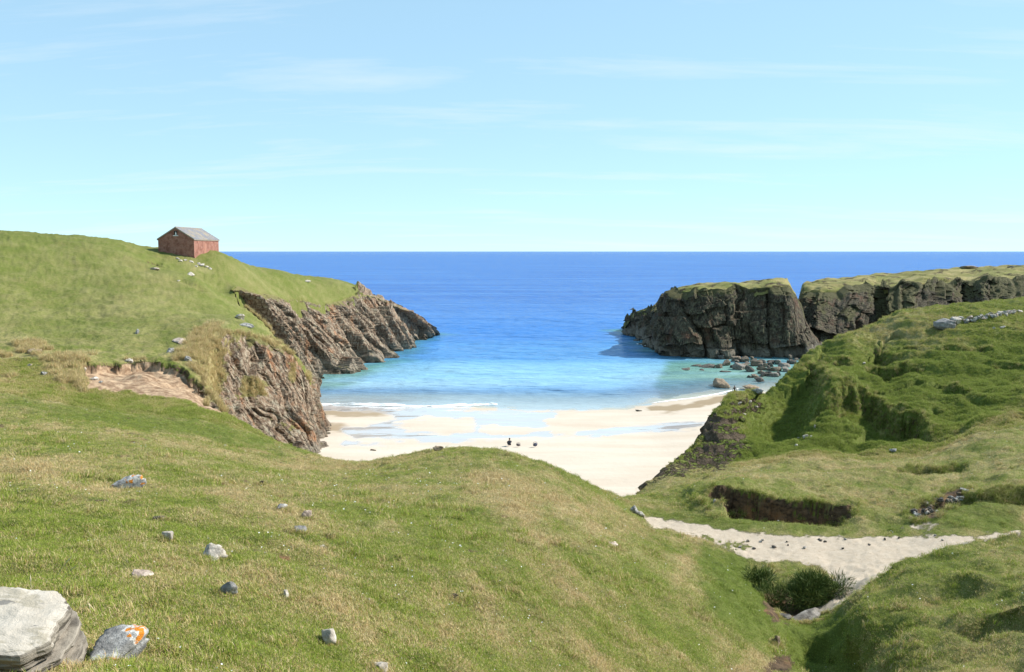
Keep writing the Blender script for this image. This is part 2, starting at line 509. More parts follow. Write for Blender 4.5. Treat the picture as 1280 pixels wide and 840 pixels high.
# ------------------------------------------------------------------ material helpers
class Mat:
    def __init__(self, name):
        self.m = bpy.data.materials.new(name)
        self.m.use_nodes = True
        self.nt = self.m.node_tree
        self.b = self.nt.nodes['Principled BSDF']
        self.out = self.nt.nodes['Material Output']

    def n(self, t, **kw):
        nd = self.nt.nodes.new(t)
        for k, v in kw.items():
            setattr(nd, k, v)
        return nd

    def l(self, a, b):
        self.nt.links.new(a, b)

    def pos(self, scale=(1, 1, 1), rot=(0, 0, 0)):
        g = self.n('ShaderNodeNewGeometry')
        mp = self.n('ShaderNodeMapping')
        mp.inputs['Scale'].default_value = scale
        mp.inputs['Rotation'].default_value = rot
        self.l(g.outputs['Position'], mp.inputs[0])
        return mp.outputs[0]

    def objpos(self, scale=(1, 1, 1), rot=(0, 0, 0)):
        g = self.n('ShaderNodeTexCoord')
        mp = self.n('ShaderNodeMapping')
        mp.inputs['Scale'].default_value = scale
        mp.inputs['Rotation'].default_value = rot
        self.l(g.outputs['Object'], mp.inputs[0])
        return mp.outputs[0]

    def noise(self, vec, scale, detail=4, rough=0.55, dist=0.0):
        no = self.n('ShaderNodeTexNoise')
        no.inputs['Scale'].default_value = scale; no.inputs['Detail'].default_value = detail
        no.inputs['Roughness'].default_value = rough; no.inputs['Distortion'].default_value = dist
        self.l(vec, no.inputs['Vector'])
        return no.outputs['Fac']

    def voro(self, vec, scale, feature='F1', out='Distance', rand=1.0):
        no = self.n('ShaderNodeTexVoronoi', feature=feature)
        no.inputs['Scale'].default_value = scale
        no.inputs['Randomness'].default_value = rand
        self.l(vec, no.inputs['Vector'])
        return no.outputs[out]

    def rng(self, val, a, b, lo=0.0, hi=1.0):
        r = self.n('ShaderNodeMapRange')
        r.inputs['From Min'].default_value = a; r.inputs['From Max'].default_value = b
        r.inputs['To Min'].default_value = lo; r.inputs['To Max'].default_value = hi
        self.l(val, r.inputs['Value'])
        return r.outputs[0]

    def math(self, op, a, b=None):
        m = self.n('ShaderNodeMath', operation=op)
        for i, s in enumerate((a, b)):
            if s is None:
                continue
            if isinstance(s, (int, float)):
                m.inputs[i].default_value = s
            else:
                self.l(s, m.inputs[i])
        return m.outputs[0]

    def mix(self, fac, a, b, mode='MIX'):
        m = self.n('ShaderNodeMix', data_type='RGBA', blend_type=mode)
        for s, k in ((fac, 'Factor'), (a, 'A'), (b, 'B')):
            if isinstance(s, (int, float)):
                m.inputs[k].default_value = s
            elif isinstance(s, tuple):
                m.inputs[k].default_value = (*s, 1)
            else:
                self.l(s, m.inputs[k])
        return m.outputs['Result']

    def attr(self, name, kind='GEOMETRY'):
        a = self.n('ShaderNodeAttribute', attribute_name=name, attribute_type=kind)
        return a.outputs['Fac']

    def bump(self, h, dist, strength=1.0, prev=None):
        b = self.n('ShaderNodeBump')
        b.inputs['Distance'].default_value = dist; b.inputs['Strength'].default_value = strength
        self.l(h, b.inputs['Height'])
        if prev:
            self.l(prev, b.inputs['Normal'])
        return b.outputs[0]

    def finish(self, col, rough=0.9, spec=0.2, normal=None):
        if isinstance(col, tuple):
            self.b.inputs['Base Color'].default_value = (*col, 1)
        else:
            self.l(col, self.b.inputs['Base Color'])
        if isinstance(rough, (int, float)):
            self.b.inputs['Roughness'].default_value = rough
        else:
            self.l(rough, self.b.inputs['Roughness'])
        if isinstance(spec, (int, float)):
            self.b.inputs['Specular IOR Level'].default_value = spec
        else:
            self.l(spec, self.b.inputs['Specular IOR Level'])
        if normal is not None:
            self.l(normal, self.b.inputs['Normal'])
        return self.m


def turf_colour(M, P, dry, var):
    """turf: two greens and two straws, shared by the ground and the blades"""
    g = M.mix(var, (0.086, 0.116, 0.018), (0.160, 0.175, 0.040))
    d = M.mix(var, (0.260, 0.195, 0.084), (0.44, 0.365, 0.195))
    return M.mix(dry, g, d)


def turf_material():
    M = Mat('turf')
    P = M.pos()
    fine = M.noise(P, 26, 5, 0.72)
    mid = M.noise(P, 3.2, 5, 0.65)
    big = M.noise(P, 0.16, 4, 0.6)
    dry = M.attr('dry')
    dfac = M.math('ADD', M.math('MULTIPLY', dry, 0.85), M.rng(fine, 0.40, 0.72, -0.22, 0.42))
    dfac = M.math('ADD', dfac, M.rng(mid, 0.3, 0.7, -0.25, 0.25))
    dfac = M.rng(dfac, 0.0, 1.0)
    var = M.math('ADD', M.rng(fine, 0.25, 0.75, -0.1, 0.7), M.rng(big, 0.3, 0.7, -0.2, 0.4))
    var = M.rng(var, 0, 1)
    c = turf_colour(M, P, dfac, var)
    lush = M.attr('lush')
    c = M.mix(M.math('MULTIPLY', lush, 0.75), c, M.mix(fine, (0.058, 0.086, 0.013), (0.125, 0.150, 0.030)))
    # bare earth and peat
    e = M.attr('earth')
    en = M.noise(M.pos((1, 1, 1.6)), 2.6, 6, 0.7)
    ec = M.mix(M.rng(en, 0.35, 0.65), (0.035, 0.024, 0.016), (0.16, 0.105, 0.062))
    ec = M.mix(M.rng(M.noise(P, 0.9, 3, 0.6), 0.55, 0.7), ec, (0.20, 0.115, 0.055))
    ef = M.rng(M.math('ADD', e, M.rng(mid, 0.3, 0.7, -0.25, 0.25)), 0.42, 0.62)
    c = M.mix(ef, c, ec)
    # blown sand
    s = M.attr('sand')
    sf = M.rng(M.math('ADD', s, M.math('ADD', M.rng(fine, 0.3, 0.7, -0.22, 0.22), M.rng(mid, 0.3, 0.7, -0.2, 0.2))), 0.42, 0.58)
    sc = M.mix(M.rng(mid, 0.3, 0.7), (0.415, 0.335, 0.25), (0.50, 0.42, 0.325))
    sc = M.mix(M.rng(M.noise(P, 9, 3, 0.6), 0.60, 0.70, 0, 0.55), sc, (0.22, 0.17, 0.11))
    bf = M.mix(M.rng(M.noise(P, 1.1, 6, 0.7), 0.40, 0.62), (0.20, 0.125, 0.075), (0.47, 0.335, 0.215))
    bf = M.mix(M.rng(M.noise(P, 4.5, 4, 0.7), 0.58, 0.68, 0, 0.8), bf, (0.15, 0.115, 0.085))
    sc = M.mix(M.attr('buff'), sc, bf)
    c = M.mix(sf, c, sc)
    rk = M.attr('rock')
    rn = M.noise(M.pos((1, 1, 0.6)), 1.7, 7, 0.72)
    rc = M.mix(M.rng(rn, 0.3, 0.7), (0.045, 0.033, 0.024), (0.18, 0.135, 0.09))
    rf = M.rng(M.math('ADD', rk, M.rng(mid, 0.3, 0.7, -0.35, 0.35)), 0.45, 0.6)
    c = M.mix(rf, c, rc)
    nb = M.bump(M.noise(P, 55, 3, 0.7), 0.025, 0.8)
    nb = M.bump(M.math('MULTIPLY', mid, M.rng(sf, 0, 1, 1.0, 0.15)), 0.16, 0.8, nb)
    nb = M.bump(M.math('MULTIPLY', rn, rf), 0.5, 0.9, nb)
    return M.finish(c, 0.95, 0.12, nb)


def blade_material():
    M = Mat('grass_blades')
    rnd = M.attr('rnd', 'INSTANCER')
    br = M.attr('br')
    mixd = M.math('FRACT', M.math('ADD', rnd, br))
    dry = M.attr('dry', 'INSTANCER')
    lush = M.attr('lush', 'INSTANCER')
    df = M.rng(M.math('ADD', M.math('MULTIPLY', dry, 0.8), M.math('SUBTRACT', mixd, 0.66)), 0.0, 0.30)
    var = M.math('FRACT', M.math('MULTIPLY', mixd, 7.31))
    g = M.mix(var, (0.155, 0.225, 0.018), (0.335, 0.390, 0.062))
    d = M.mix(var, (0.420, 0.270, 0.100), (0.740, 0.610, 0.340))
    c = M.mix(df, g, d)
    c = M.mix(M.math('MULTIPLY', lush, 0.75), c, M.mix(var, (0.120, 0.185, 0.022), (0.26, 0.32, 0.06)))
    # leaves of a sward share its lie: shading leans to the vertical
    ge = M.n('ShaderNodeNewGeometry')
    va = M.n('ShaderNodeVectorMath', operation='ADD'); va.inputs[1].default_value = (0, 0, 1.1)
    vn = M.n('ShaderNodeVectorMath', operation='NORMALIZE')
    M.l(ge.outputs['Normal'], va.inputs[0]); M.l(va.outputs[0], vn.inputs[0])
    M.finish(c, 0.75, 0.12, vn.outputs[0])
    tr = M.n('ShaderNodeBsdfTranslucent')
    M.l(c, tr.inputs[0])
    ms = M.n('ShaderNodeMixShader'); ms.inputs[0].default_value = 0.3
    M.l(M.b.outputs[0], ms.inputs[1]); M.l(tr.outputs[0], ms.inputs[2]); M.l(ms.outputs[0], M.out.inputs[0])
    return M.m


def rock_material(name, dark, midc, light, rust, lichen, strata_rot, grass=True, band=3.0, turf=((0.105, 0.125, 0.03), (0.30, 0.235, 0.10))):
    M = Mat(name)
    P = M.pos()
    S = M.pos((1.0, 1.0, 0.35), strata_rot)
    a = M.noise(S, 0.5, 7, 0.7, 0.4)
    b = M.noise(S, 2.4, 6, 0.7)
    c = M.mix(M.rng(a, 0.34, 0.66), dark, midc)
    c = M.mix(M.rng(b, 0.45, 0.66), c, light)
    c = M.mix(M.rng(M.noise(S, 0.33, 5, 0.65), 0.54, 0.68, 0, 0.85), c, rust)
    c = M.mix(M.rng(M.noise(P, 0.8, 6, 0.72), 0.55, 0.68, 0, 0.8), c, lichen)
    # dark cracks
    cr = M.voro(S, 0.9, 'DISTANCE_TO_EDGE')
    c = M.mix(M.rng(cr, 0.0, 0.05, 0.75, 0.0), c, (0.02, 0.017, 0.014))
    sep = M.n('ShaderNodeSeparateXYZ'); M.l(P, sep.inputs[0])
    wob = M.math('ADD', sep.outputs[2], M.rng(M.noise(P, 0.35, 4, 0.6), 0.3, 0.7, -1.3, 1.3))
    # weathered pale zone just above the tide, dark algae right at the water
    zone = M.math('MULTIPLY', M.rng(wob, band * 0.55, band, 1, 0), 0.65)
    c = M.mix(zone, c, M.mix(b, (0.16, 0.135, 0.10), (0.36, 0.31, 0.24)))
    c = M.mix(M.rng(wob, 0.1, 0.75, 0.85, 0), c, (0.035, 0.035, 0.022))
    if grass:
        t = M.attr('turf')
        g = M.mix(M.noise(P, 3, 5, 0.7), *turf)
        ge = M.n('ShaderNodeNewGeometry')
        sn = M.n('ShaderNodeSeparateXYZ'); M.l(ge.outputs['Normal'], sn.inputs[0])
        gf = M.math('ADD', t, M.math('ADD', M.rng(sn.outputs[2], 0.2, 0.9, -0.35, 0.35), M.rng(M.noise(P, 0.9, 5, 0.7), 0.3, 0.7, -0.35, 0.35)))
        c = M.mix(M.rng(gf, 0.45, 0.6), c, g)
    nb = M.bump(M.noise(P, 5, 6, 0.75), 0.16, 0.9)
    nb = M.bump(M.noise(S, 1.6, 6, 0.75), 0.5, 0.9, nb)
    return M.finish(c, 0.9, 0.25, nb)


TURF = turf_material()
BLADE = blade_material()
ROCK_L = rock_material('headland_rock', (0.060, 0.040, 0.028), (0.285, 0.185, 0.115), (0.50, 0.41, 0.295), (0.40, 0.185, 0.085), (0.43, 0.40, 0.29), (0, math.radians(32), 0), band=3.2)
ROCK_R = rock_material('dark_rock', (0.016, 0.012, 0.009), (0.082, 0.061, 0.036), (0.180, 0.150, 0.092), (0.125, 0.062, 0.035), (0.175, 0.170, 0.088), (0, math.radians(8), 0), band=3.4, turf=((0.042, 0.046, 0.015), (0.135, 0.115, 0.048)))

# ------------------------------------------------------------------ the land
def cellrock(q, r, wq, wr, seed):
    """blocks: slabs of width wq, broken every wr or so along their length"""
    i = np.floor(q / wq)
    off = hsh(i, i * 0, i * 0, seed + 5)
    ln = wr * (0.6 + 0.9 * hsh(i, i * 0 + 3, i * 0, seed + 6))
    j = np.floor(r / ln + off * 7)
    return hsh(i, j, i * 0, seed) * 2 - 1, (q / wq - i)


def build_land():
    ucols = np.concatenate([np.linspace(-560, -20, 80)[:-1], np.linspace(-20, 1300, 830), np.linspace(1300, 1700, 60)[1:]])
    s = (ucols - 640) / F
    # row spacing: finer where banks and steep faces need it
    def dens(Y):
        d = 1.0 + 1.2 * np.exp(-((Y - 44.8) / 1.3) ** 2) + 0.7 * sst(60, 66, Y) * (1 - sst(90, 100, Y)) - 0.45 * sst(108, 130, Y) - 0.2 * (1 - sst(4, 6, Y))
        return d
    Yf = np.exp(np.linspace(math.log(2.2), math.log(275.0), 6000))
    cum = np.concatenate([[0], np.cumsum(dens(Yf[1:]))])
    rows = np.interp(np.linspace(0, cum[-1], 960), cum, Yf)
    S, Yg = np.meshgrid(s, rows)
    X = S * Yg
    Z, E = ground(X, Yg, want=True)
    nr, nc = X.shape
    V = np.stack([X, Yg, Z], -1).reshape(-1, 3)
    # roughen steep ground sideways so banks overhang and crumble
    gx = np.gradient(Z, axis=1) / np.gradient(X, axis=1)
    gy = np.gradient(Z, axis=0) / np.gradient(Yg, axis=0)
    st = np.hypot(gx, gy).ravel()
    P3 = V.copy()
    push = (sst(0.7, 1.8, st) * np.where(V[:, 1] > 55, 0.45, 0.24) * f3(P3, 1.1, 44, 4, 0.6))
    nx_, ny_ = -gx.ravel() / (st + 1e-6), -gy.ravel() / (st + 1e-6)
    V[:, 0] += nx_ * push; V[:, 1] += ny_ * push
    x, y, z = V.T
    u, v = proj(x, y, z)
    big = f2(x * 0.10, y * 0.10, 50, 4); med = f2(x * 0.6, y * 0.6, 55, 4)
    uvn = f2(u * 0.05, v * 0.08, 60, 3)
    # ---- dead-grass: patches, streaks down the front slope, rims
    dry = 0.18 + 0.50 * big + 0.42 * med + 0.25 * f2(x * 2.2, y * 2.2, 58, 3)
    front = (y < 62) & (x < 9)
    def streak(pts, w, amt, cond=front):
        p = np.array(pts, float); mg = 3 * w
        c = cond & (u > p[:, 0].min() - mg) & (u < p[:, 0].max() + mg) & (v > p[:, 1].min() - mg) & (v < p[:, 1].max() + mg)
        d, _, _ = poly_dist(u[c], v[c], pts, closed=False)
        dry[c] += amt * np.exp(-(d / w) ** 2) * (0.6 + 0.7 * (uvn[c] + 0.3))
    for pts, w, a in [([(640, 640), (690, 690), (720, 760), (745, 840)], 12, .55), ([(600, 590), (680, 630), (760, 660)], 30, .5), ([(560, 690), (600, 740), (620, 790)], 12, .45),
                      ([(860, 650), (850, 720), (900, 800), (940, 840)], 16, .5), ([(830, 640), (870, 690)], 18, .4), ([(350, 640), (400, 700), (440, 780), (470, 840)], 22, .5),
                      ([(300, 680), (340, 740), (360, 800)], 18, .35), ([(0, 590), (90, 600), (130, 620)], 26, .5), ([(250, 640), (300, 620), (400, 640)], 24, .3), ([(200, 540), (330, 560), (420, 590)], 9, .25),
                      ([(480, 640), (540, 720), (560, 800)], 10, .35), ([(930, 820), (985, 840)], 26, .5)]:
        streak(pts, w, a)
    rightside = (x > 8) & (y > 40) & (y < 64)
    dry[rightside] += 0.10
    dry[(x > 8) & (y >= 64)] -= 0.12
    ff = (x < -8) & (y > 90)
    dry[ff] = 0.48 + 0.5 * (dry[ff] - 0.3)
    dry[(x > 5) & (y < 35)] -= 0.05
    lf = (x < -15) & (y > 70) & (y < 112)
    dry += np.where(lf, 1.0 * soft_poly(u, v, [(205, 440), (235, 425), (262, 408), (420, 435), (420, 480), (300, 520), (262, 500), (245, 470)], 8, uvn * 8), 0)
    dry += np.where(lf, 0.6 * soft_poly(u, v, [(20, 430), (55, 425), (105, 450), (106, 490), (75, 475)], 6, uvn * 6), 0)
    lush = np.where((x < -8), 0.26 * sst(84, 100, y), 0.0)
    lush += np.where((x > 3) & (y < 42), soft_poly(u, v, [(880, 690), (935, 700), (960, 760), (990, 790), (930, 800), (880, 760)], 20, uvn * 12), 0)
    lush += np.where((x > 3) & (y < 42), soft_poly(u, v, [(975, 780), (1060, 770), (1060, 840), (980, 840)], 12, uvn * 12), 0)
    lush += np.where((x > 8) & (y > 64) & (y < 100), 0.75 * soft_poly(u, v, [(940, 500), (1030, 440), (1280, 430), (1280, 510), (1170, 540), (1160, 580), (900, 590)], 14, uvn * 16), 0)
    lush += np.where((x > 3) & (y > 38) & (y < 52), 0.7 * soft_poly(u, v, [(800, 638), (900, 645), (1080, 655), (1280, 610), (1280, 665), (900, 668)], 8, uvn * 8), 0)
    lush += np.where((x < 0) & (y > 45) & (y < 78), 0.5 * soft_poly(u, v, [(0, 500), (110, 500), (230, 515), (330, 560), (200, 580), (60, 530)], 10, uvn * 16), 0)
    dry = np.clip(dry - 0.5 * lush, 0, 1.2)
    # ---- sand: path, its branch, blow-out, scraps
    jag = uvn * 5 + f2(u * 0.2, v * 0.3, 66, 3) * 4
    val = (x > 3) & (y > 29.5) & (y < 47)
    sand = np.where(val, soft_poly(u, v, [(792, 636), (806, 644), (850, 652), (900, 660), (960, 667), (1040, 672), (1100, 670), (1190, 671), (1225, 669), (1275, 663), (1277, 667), (1215, 678), (1130, 700), (1085, 735),
                                           (1060, 762), (1030, 776), (985, 780), (1000, 768), (1035, 755), (1048, 735), (1030, 712), (1000, 702), (945, 700), (900, 685), (860, 672), (812, 656)], 6, uvn * 2.5 + f2(u * 0.12, v * 0.25, 66, 3) * 2), 0)
    sand = np.maximum(sand, np.where(val, 0.55 * soft_poly(u, v, [(1125, 660), (1160, 652), (1180, 656), (1140, 668)], 5, jag), 0))
    sand = sand - np.where(val, 0.75 * soft_poly(u, v, [(850, 668), (930, 676), (940, 684), (880, 684)], 4, jag), 0)
    bl = (x < -20) & (y > 68) & (y < 90)
    sand = np.maximum(sand, np.where(bl, 0.95 * soft_poly(u, v, [(107, 459), (145, 456), (180, 452), (205, 455), (228, 468), (242, 480), (262, 497), (285, 516), (272, 518), (235, 502), (180, 493), (108, 487)], 2.5, jag * 0.5), 0))
    # ---- bare rock and earth
    nose = (x > 8) & (y > 58) & (y < 90)
    rock = np.where(nose, 1.0 * soft_poly(u, v, [(800, 613), (808, 598), (846, 574), (872, 556), (874, 535), (892, 515), (925, 530), (938, 560), (905, 590), (870, 590)], 7, jag), 0)
    rock = np.maximum(rock, np.where(nose, 0.5 * soft_poly(u, v, [(905, 498), (945, 488), (958, 510), (930, 530), (900, 520)], 6, jag), 0))
    rock *= sst(0.4, 1.1, st) * 0.6 + 0.5
    rock = np.maximum(rock, np.where((x < -15) & (y > 195), sst(438, 462, u + 6 * f2(x * .3, y * .3, 81, 3)), 0))
    peat = (x > 8) & (y > 43) & (y < 47)
    earth = E.ravel() * 0.62
    earth = np.maximum(earth, np.where(peat, soft_poly(u, v, [(872, 630), (888, 606), (905, 606), (950, 620), (1000, 628), (1080, 634), (1076, 662), (980, 660), (900, 650)], 3, jag * .5) * sst(0.5, 1.2, st), 0))
    earth = np.maximum(earth, np.where((x > 8) & (y > 40) & (y < 48), 0.75 * soft_poly(u, v, [(1128, 645), (1140, 632), (1165, 630), (1180, 618), (1208, 612), (1205, 628), (1180, 645), (1140, 650)], 4, jag), 0))
    earth = np.maximum(earth, np.where((x > 3) & (y < 36), soft_poly(u, v, [(952, 735), (990, 742), (1005, 765), (985, 782), (965, 775)], 5, jag), 0))
    earth = np.maximum(earth, np.where((x > 3) & (y < 30), 0.8 * soft_poly(u, v, [(960, 822), (990, 815), (990, 840), (955, 840)], 5, jag), 0))
    earth = np.maximum(earth, np.where(bl, 0.7 * soft_poly(u, v, [(225, 465), (262, 495), (290, 520), (275, 520), (240, 490)], 4, jag), 0))  # dark gravel below the right rim, with the lip's shadow painted in
    earth = np.maximum(earth, np.where((x < 0) & (y < 62), 0.56 * sst(0.62, 0.95, f2(x * 0.8, y * 0.8, 77, 3)), 0))
    buff = np.where(bl, 1.0, 0.0)
    tip = (rock > 0.3) & (x < -15) & (y > 195)
    qq = x * 0.8 + z * 0.6 + 0.5 * f2(x * .5, y * .5, 83, 2)
    blk, _ = cellrock(qq[tip], y[tip], 2.2, 6.0, 84)
    V[tip, 2] += 1.1 * blk + 0.9 * f2(x[tip] * 0.5, y[tip] * 0.5, 86, 3)
    ns = (rock > 0.4) & (x > 8)
    V[ns, 0] += -0.35 * np.abs(f3(P3[ns] * np.array([1, 1, 0.45]), 0.9, 87, 3)); V[ns, 1] += -0.35 * f3(P3[ns] * np.array([1, 1, 0.45]), 0.9, 88, 3)
    attrs = dict(buff=buff, dry=dry, lush=np.clip(lush, 0, 1), sand=np.clip(sand, 0, 1), earth=earth, rock=rock)
    Fc = grid_faces(nr, nc)
    zc = z[Fc].max(1)
    # faces under the sea, under the beach or past the cliff edge carry nothing
    xc, yc = x[Fc].mean(1), y[Fc].mean(1)
    keep = zc > -1.2
    lm = (xc < 2) & (yc > 76)
    ins = np.ones(len(xc), bool)
    d, _, _ = poly_dist(xc[lm], yc[lm], [tuple(p) for p in chain], closed=False)
    i2 = poly_mask(xc[lm], yc[lm], LEFT_POLY)
    ins[lm] = i2 | (d < 3.0)
    keep &= ins
    sc_ = attrs['sand'][Fc].mean(1)
    region = np.zeros(len(Fc), int)                             # 0 front hillside
    region[(xc < 2) & (yc > 76)] = 1                            # headland
    region[(xc > 7) & (yc > 40.5 + 0.25 * np.sin(xc))] = 2      # right-hand hill with its bench
    region[(xc > 7.5) & (yc < 33.2) & (xc / yc > 0.345)] = 3    # near mound
    region[(sc_ > 0.5) & (xc > 3) & (yc > 28)] = 4              # path
    region[(sc_ > 0.5) & (xc < 0) & (yc > 60)] = 5              # sand hollow
    region[(rock[Fc].mean(1) > 0.5) & (xc < -15) & (yc > 195)] = 6   # bare rock of the headland's end
    names = ['hillside', 'headland', 'hill', 'mound', 'path', 'sand_hollow', 'headland_rock']
    for i, nm in enumerate(names):
        k = keep & (region == i)
        vv, ff, aa = submesh(V, Fc, k, attrs)
        link(nm, mesh_from(nm, vv, ff, ROCK_L if i == 6 else TURF, aa, smooth=i != 6), kind='structure')
    return V, attrs, Fc, keep


LV, LA, LF, LK = build_land()


# ------------------------------------------------------------------ cliffs
def resample(P, n):
    P = np.asarray(P, float)
    d = np.concatenate([[0], np.cumsum(np.linalg.norm(np.diff(P, axis=0), axis=1))])
    return np.stack([np.interp(np.linspace(0, d[-1], n), d, P[:, k]) for k in range(3)], 1), d


def cliff(name, pairs, nx, ny, seed, mat, label=None, dip=35, amps=(1.3, 0.7, 0.3), sizes=((2.6, 9), (1.1, 5), (0.45, 2.2)), snap=True, top_lift=0.25, bulge=0.5, turf_top=0.10, tufts=None, lift=0.0):
    T0 = np.array([px(*t) if len(t) == 3 and not isinstance(t, np.ndarray) else t for t, b in pairs]); B0 = np.array([b for t, b in pairs], float)
    if snap:
        T0[:, 2] = ground(T0[:, 0] , T0[:, 1]) + 0.7 * 3.5 * 0 
    # common parameter along the chain: mean of both edges, so the columns stay upright
    dm = np.concatenate([[0], np.cumsum(np.linalg.norm(np.diff((T0 + B0) / 2, axis=0), axis=1))])
    s = np.linspace(0, dm[-1], nx)
    def sm(A):
        return np.stack([np.interp(s, dm, A[:, k]) for k in range(3)], 1)
    T, B = sm(T0), sm(B0)
    if snap:
        T[:, 2] = ground(T[:, 0], T[:, 1]) + 0.55
    if not snap:
        T[:, 2] += lift
        T[:, 2] += 1.6 * np.maximum(-0.4, f2(s * 0.22, s * 0, seed, 4)) - 0.1
    B = B.copy(); B[:, 2] = np.minimum(B[:, 2], B[:, 2] * 0 + B[:, 2]) - 1.5
    tv = np.linspace(0, 1, ny)
    G = T[None] + (B - T)[None] * tv[:, None, None]
    tan = np.gradient((T + B) / 2, axis=0); tan[:, 2] = 0
    tan /= np.linalg.norm(tan, axis=1)[:, None] + 1e-9
    # smooth the outward direction along the chain
    nrm = np.stack([tan[:, 1], -tan[:, 0], tan[:, 0] * 0], 1)
    k = np.exp(-np.linspace(-2, 2, 31) ** 2); k /= k.sum()
    nrm = np.stack([np.convolve(np.pad(nrm[:, i], 15, mode='edge'), k, 'valid') for i in range(3)], 1)
    nrm /= np.linalg.norm(nrm, axis=1)[:, None] + 1e-9
    out = nrm
    sgn = np.sign(((B - T) * out).sum()); out = out * (sgn if sgn != 0 else 1)
    # rock fabric
    ca, sa = math.cos(math.radians(dip)), math.sin(math.radians(dip))
    hx = s[None] * np.ones((ny, 1))                              # run along the cliff
    hz = G[..., 2]
    wq = 0.9 * f3(G, 0.25, seed + 9, 3) + 2.2 * f3(G, 0.07, seed + 11, 2)
    q = hx * ca + hz * sa + wq
    r = -hx * sa + hz * ca + 0.5 * wq
    D = 0
    for (a, (w_, l_), i) in zip(amps, sizes, range(9)):
        c, fr = cellrock(q + 0.3 * i, r, w_, l_, seed + 20 * i)
        groove = np.minimum(fr, 1 - fr)
        D = D + a * c - 0.35 * a * (1 - sst(0.0, 0.12, groove))
    D = D + 0.9 * f3(G, 0.13, seed + 2, 3) + 0.13 * f3(G, 1.1, seed + 3, 4, 0.55)
    D = D + bulge * np.sin(math.pi * tv)[:, None]
    env = sst(0.0, 0.10, tv)[:, None] * 0.9 + 0.1
    G = G + out[None] * (D * env)[..., None]
    G[..., 2] += 0.35 * f3(G, 0.5, seed + 7, 3) * env
    # tuck the top edge under the turf
    x, y, z = G.reshape(-1, 3).T
    u, v = proj(x, y, z)
    turf = np.repeat(np.clip(1.1 - tv / turf_top, 0, 1), nx)
    for (poly, amt) in (tufts or []):
        m = soft_poly(u, v, poly, 4, 4 * f2(u * 0.15, v * 0.15, seed, 3))
        turf = np.maximum(turf, amt * m)
    me = mesh_from(name, np.stack([x, y, z], 1), grid_faces(ny, nx), mat, dict(turf=turf), smooth=False)
    o = link(name, me, kind='structure')
    return o, np.stack([x, y, z], 1), turf


bl_obj, BLV, BLT = cliff('bluff_cliff', BLUFF, 520, 150, 101, ROCK_L, dip=33, amps=(0.95, 0.5, 0.2), sizes=((2.3, 10), (0.95, 5), (0.42, 2.2)), bulge=-0.5, turf_top=0.05,
      tufts=[([(255, 425), (275, 420), (282, 470), (268, 500), (255, 480)], 0.9), ([(300, 470), (330, 475), (335, 495), (300, 495)], 0.9), ([(360, 452), (372, 455), (368, 480), (358, 478)], 0.8),
             ([(270, 500), (285, 515), (300, 530), (285, 530)], 0.7), ([(355, 530), (368, 535), (362, 545)], 0.6), ([(280, 415), (330, 410), (372, 440), (360, 445), (330, 432), (285, 428)], 0.6)])
cliff('headland_cliff', FAR, 520, 150, 202, ROCK_L, dip=33, amps=(2.6, 1.2, 0.4), sizes=((5.4, 22), (1.9, 10), (0.7, 4)), bulge=0.6, turf_top=0.07)

# right-hand headland: an outlying block and the main cliffs behind it
STACK = [(px(780, 407, 276), pw(779, 413)), (px(789, 394, 268), pw(793, 418)), (px(814, 386, 256), pw(811, 428)), (px(832, 384, 243), pw(820, 437)), (px(838, 369, 224), pw(828, 444)),
         (px(852, 366, 215), pw(845, 447)), (px(880, 365, 212), pw(880, 448)), (px(905, 363, 211), pw(905, 447)), (px(925, 363, 213), pw(925, 446)), (px(960, 360, 213), pw(960, 447)), (px(986, 360, 214), pw(985, 448)),
         (px(996, 372, 215), pw(1003, 449)), (px(1005, 392, 216), pw(1012, 452)), (px(1011, 425, 218), pw(1018, 453)), (px(1013, 440, 230), pw(1020, 447))]
MAIN = [(px(996, 385, 246), pw(1003, 442)), (px(1002, 362, 240), pw(1007, 443)), (px(1024, 362, 233), pw(1024, 447)), (px(1050, 362, 234), pw(1046, 447)), (px(1078, 357, 238), pw(1072, 446)), (px(1092, 356, 250), pw(1090, 436)),
        (px(1112, 357, 240), pw(1108, 446)), (px(1150, 352, 240), pw(1140, 447)), (px(1176, 352, 246), pw(1170, 441)), (px(1205, 350, 250), pw(1202, 438)), (px(1235, 347, 246), pw(1235, 442)), (px(1280, 348, 248), pw(1280, 441)),
        (px(1400, 343, 244), pw(1400, 442)), (px(1600, 338, 240), pw(1600, 442))]
cliff('stack_cliff', STACK, 520, 170, 303, ROCK_R, dip=5, amps=(2.3, 1.1, 0.32), sizes=((9.0, 9), (3.6, 5), (1.3, 2.4)), snap=False, bulge=0.8, turf_top=0.15, lift=0.9)
cliff('shore_cliff', MAIN, 520, 140, 404, ROCK_R, dip=-18, amps=(2.4, 1.2, 0.5), sizes=((6.5, 18), (2.6, 8), (1.0, 3)), snap=False, bulge=0.3, turf_top=0.12,
      tufts=[([(1080, 350), (1150, 350), (1140, 400), (1100, 410)], 0.62), ([(1130, 350), (1280, 345), (1280, 372), (1180, 372)], 0.5), ([(1010, 360), (1045, 360), (1030, 400)], 0.4), ([(1050, 390), (1075, 380), (1060, 410)], 0.5)])


